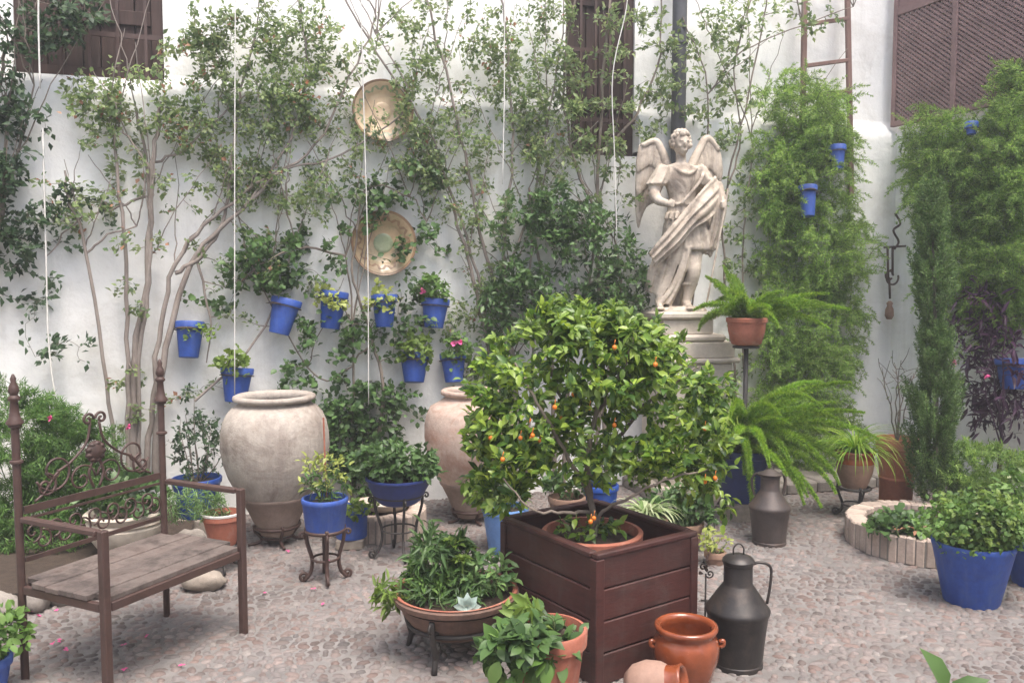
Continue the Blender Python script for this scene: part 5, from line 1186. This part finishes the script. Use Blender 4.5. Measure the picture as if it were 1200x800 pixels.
me.polygons.foreach_set('use_smooth', np.ones(len(me.polygons), bool)); me.materials.clear(); me.materials.append(M['stone']); me.name = 'figure'
o = bpy.data.objects.new('figure', me); col.objects.link(o); o.parent = t
# curls
m = MB()
for i in range(150):
    u = norm_rows(rv(1))[0]
    if u[2] < -.45 or (u[1] < -.3 and u[2] < .40): continue
    c = q(793,168.5,-.008)+X*u[0]*.066+Yv*u[1]*.070+Z*u[2]*.080
    m.ball(c, .0155+.006*random.random(), 8, 6)
m.build('hair','stone',t,smooth=True)
def wing(sg, root, top, tip, low, n=11):
    m = MB(); lead = spline([root, (root+top)/2+Z*.02, top, tip],6); m.tube(lead, np.linspace(.034,.022,len(lead)), 10)
    # flight feathers hang from the leading edge; three overlapping rows
    for row, (ln, y, w) in enumerate(((1.0,.03,.026),(.62,.012,.025),(.32,-.006,.023))):
        for k in range(n):
            s = k/(n-1); i = s*(len(lead)-1); i0 = min(int(i),len(lead)-2); p0 = lead[i0]*(1-(i-i0))+lead[i0+1]*(i-i0)
            end = p0+(low-p0)*ln*np.array([1,1,1.0])*(.60+.40*s)+X*sg*(.035*s)
            d = end-p0; Lf = np.linalg.norm(d); d = d/Lf; xx = nrm(np.cross(d, Yv)); R = np.stack([xx, np.cross(d,xx), d],1)
            m.ball(p0+d*Lf*.5+Yv*(y+.003*(k%2)),(w*1.2,.011,Lf*.54),10,12,M=R)
    m.build('wing','stone',t,smooth=True)
wing(-1, q(782,196,.06), q(768,166,.09), q(752,172,.10), q(758,262,.12), 14)
wing(1, q(810,196,.06), q(833,160,.09), q(848,174,.10), q(840,285,.12), 14)

hz = MB(); hz.box((0,1.6,2.95),22,22,8.3); ho = hz.build('haze','mortar'); tag(ho, 'thin bright haze filling the courtyard air', 'haze', kind='stuff')
hm = bpy.data.materials.new('lens_veil'); hm.use_nodes = True; hn = hm.node_tree; hn.nodes.clear(); hv = hn.nodes.new('ShaderNodeVolumePrincipled'); hv.inputs['Density'].default_value = .0095; hv.inputs['Color'].default_value = (.92,.94,.97,1); hv.inputs['Anisotropy'].default_value = .2  # even scattering volume, added to imitate the pale veil of the lens
ho_ = hn.nodes.new('ShaderNodeOutputMaterial'); hn.links.new(hv.outputs[0], ho_.inputs['Volume']); ho.data.materials.clear(); ho.data.materials.append(hm)
# ================================================================== CAMERA AND LIGHT
cam = bpy.data.cameras.new('camera'); co_ = bpy.data.objects.new('camera', cam); col.objects.link(co_); S.camera = co_
co_.location = EYE; co_.rotation_euler = (PI/2-PITCH, 0, 0); cam.sensor_width = 36; cam.lens = 30.0; cam.clip_end = 200
w = bpy.data.worlds.new('World'); S.world = w; w.use_nodes = True; nt = w.node_tree; bg = nt.nodes['Background']
sky = nt.nodes.new('ShaderNodeTexSky'); sky.sky_type = 'NISHITA'; sky.sun_disc = False
EL, AZ = math.radians(68), math.radians(150)
sky.sun_elevation = EL; sky.sun_rotation = AZ; sky.dust_density = 5.0; sky.air_density = 1.0; sky.ozone_density = .6
nt.links.new(sky.outputs[0], bg.inputs[0]); bg.inputs[1].default_value = .15
sl = bpy.data.lights.new('sun','SUN'); sl.energy = 1.5; sl.angle = math.radians(28); sl.color = (1,.96,.9)
so_ = bpy.data.objects.new('sun', sl); col.objects.link(so_)
sd = Vector((math.sin(AZ)*math.cos(EL), math.cos(AZ)*math.cos(EL), math.sin(EL))); so_.rotation_euler = sd.to_track_quat('Z','Y').to_euler(); so_.location = (0,0,8)
S.view_settings.view_transform = 'Standard'; S.view_settings.look = 'None'; S.view_settings.exposure = 1.26; S.view_settings.gamma = 1
S.render.engine = 'CYCLES'
S.cycles.max_bounces = 6; S.cycles.diffuse_bounces = 4; S.cycles.transparent_max_bounces = 4
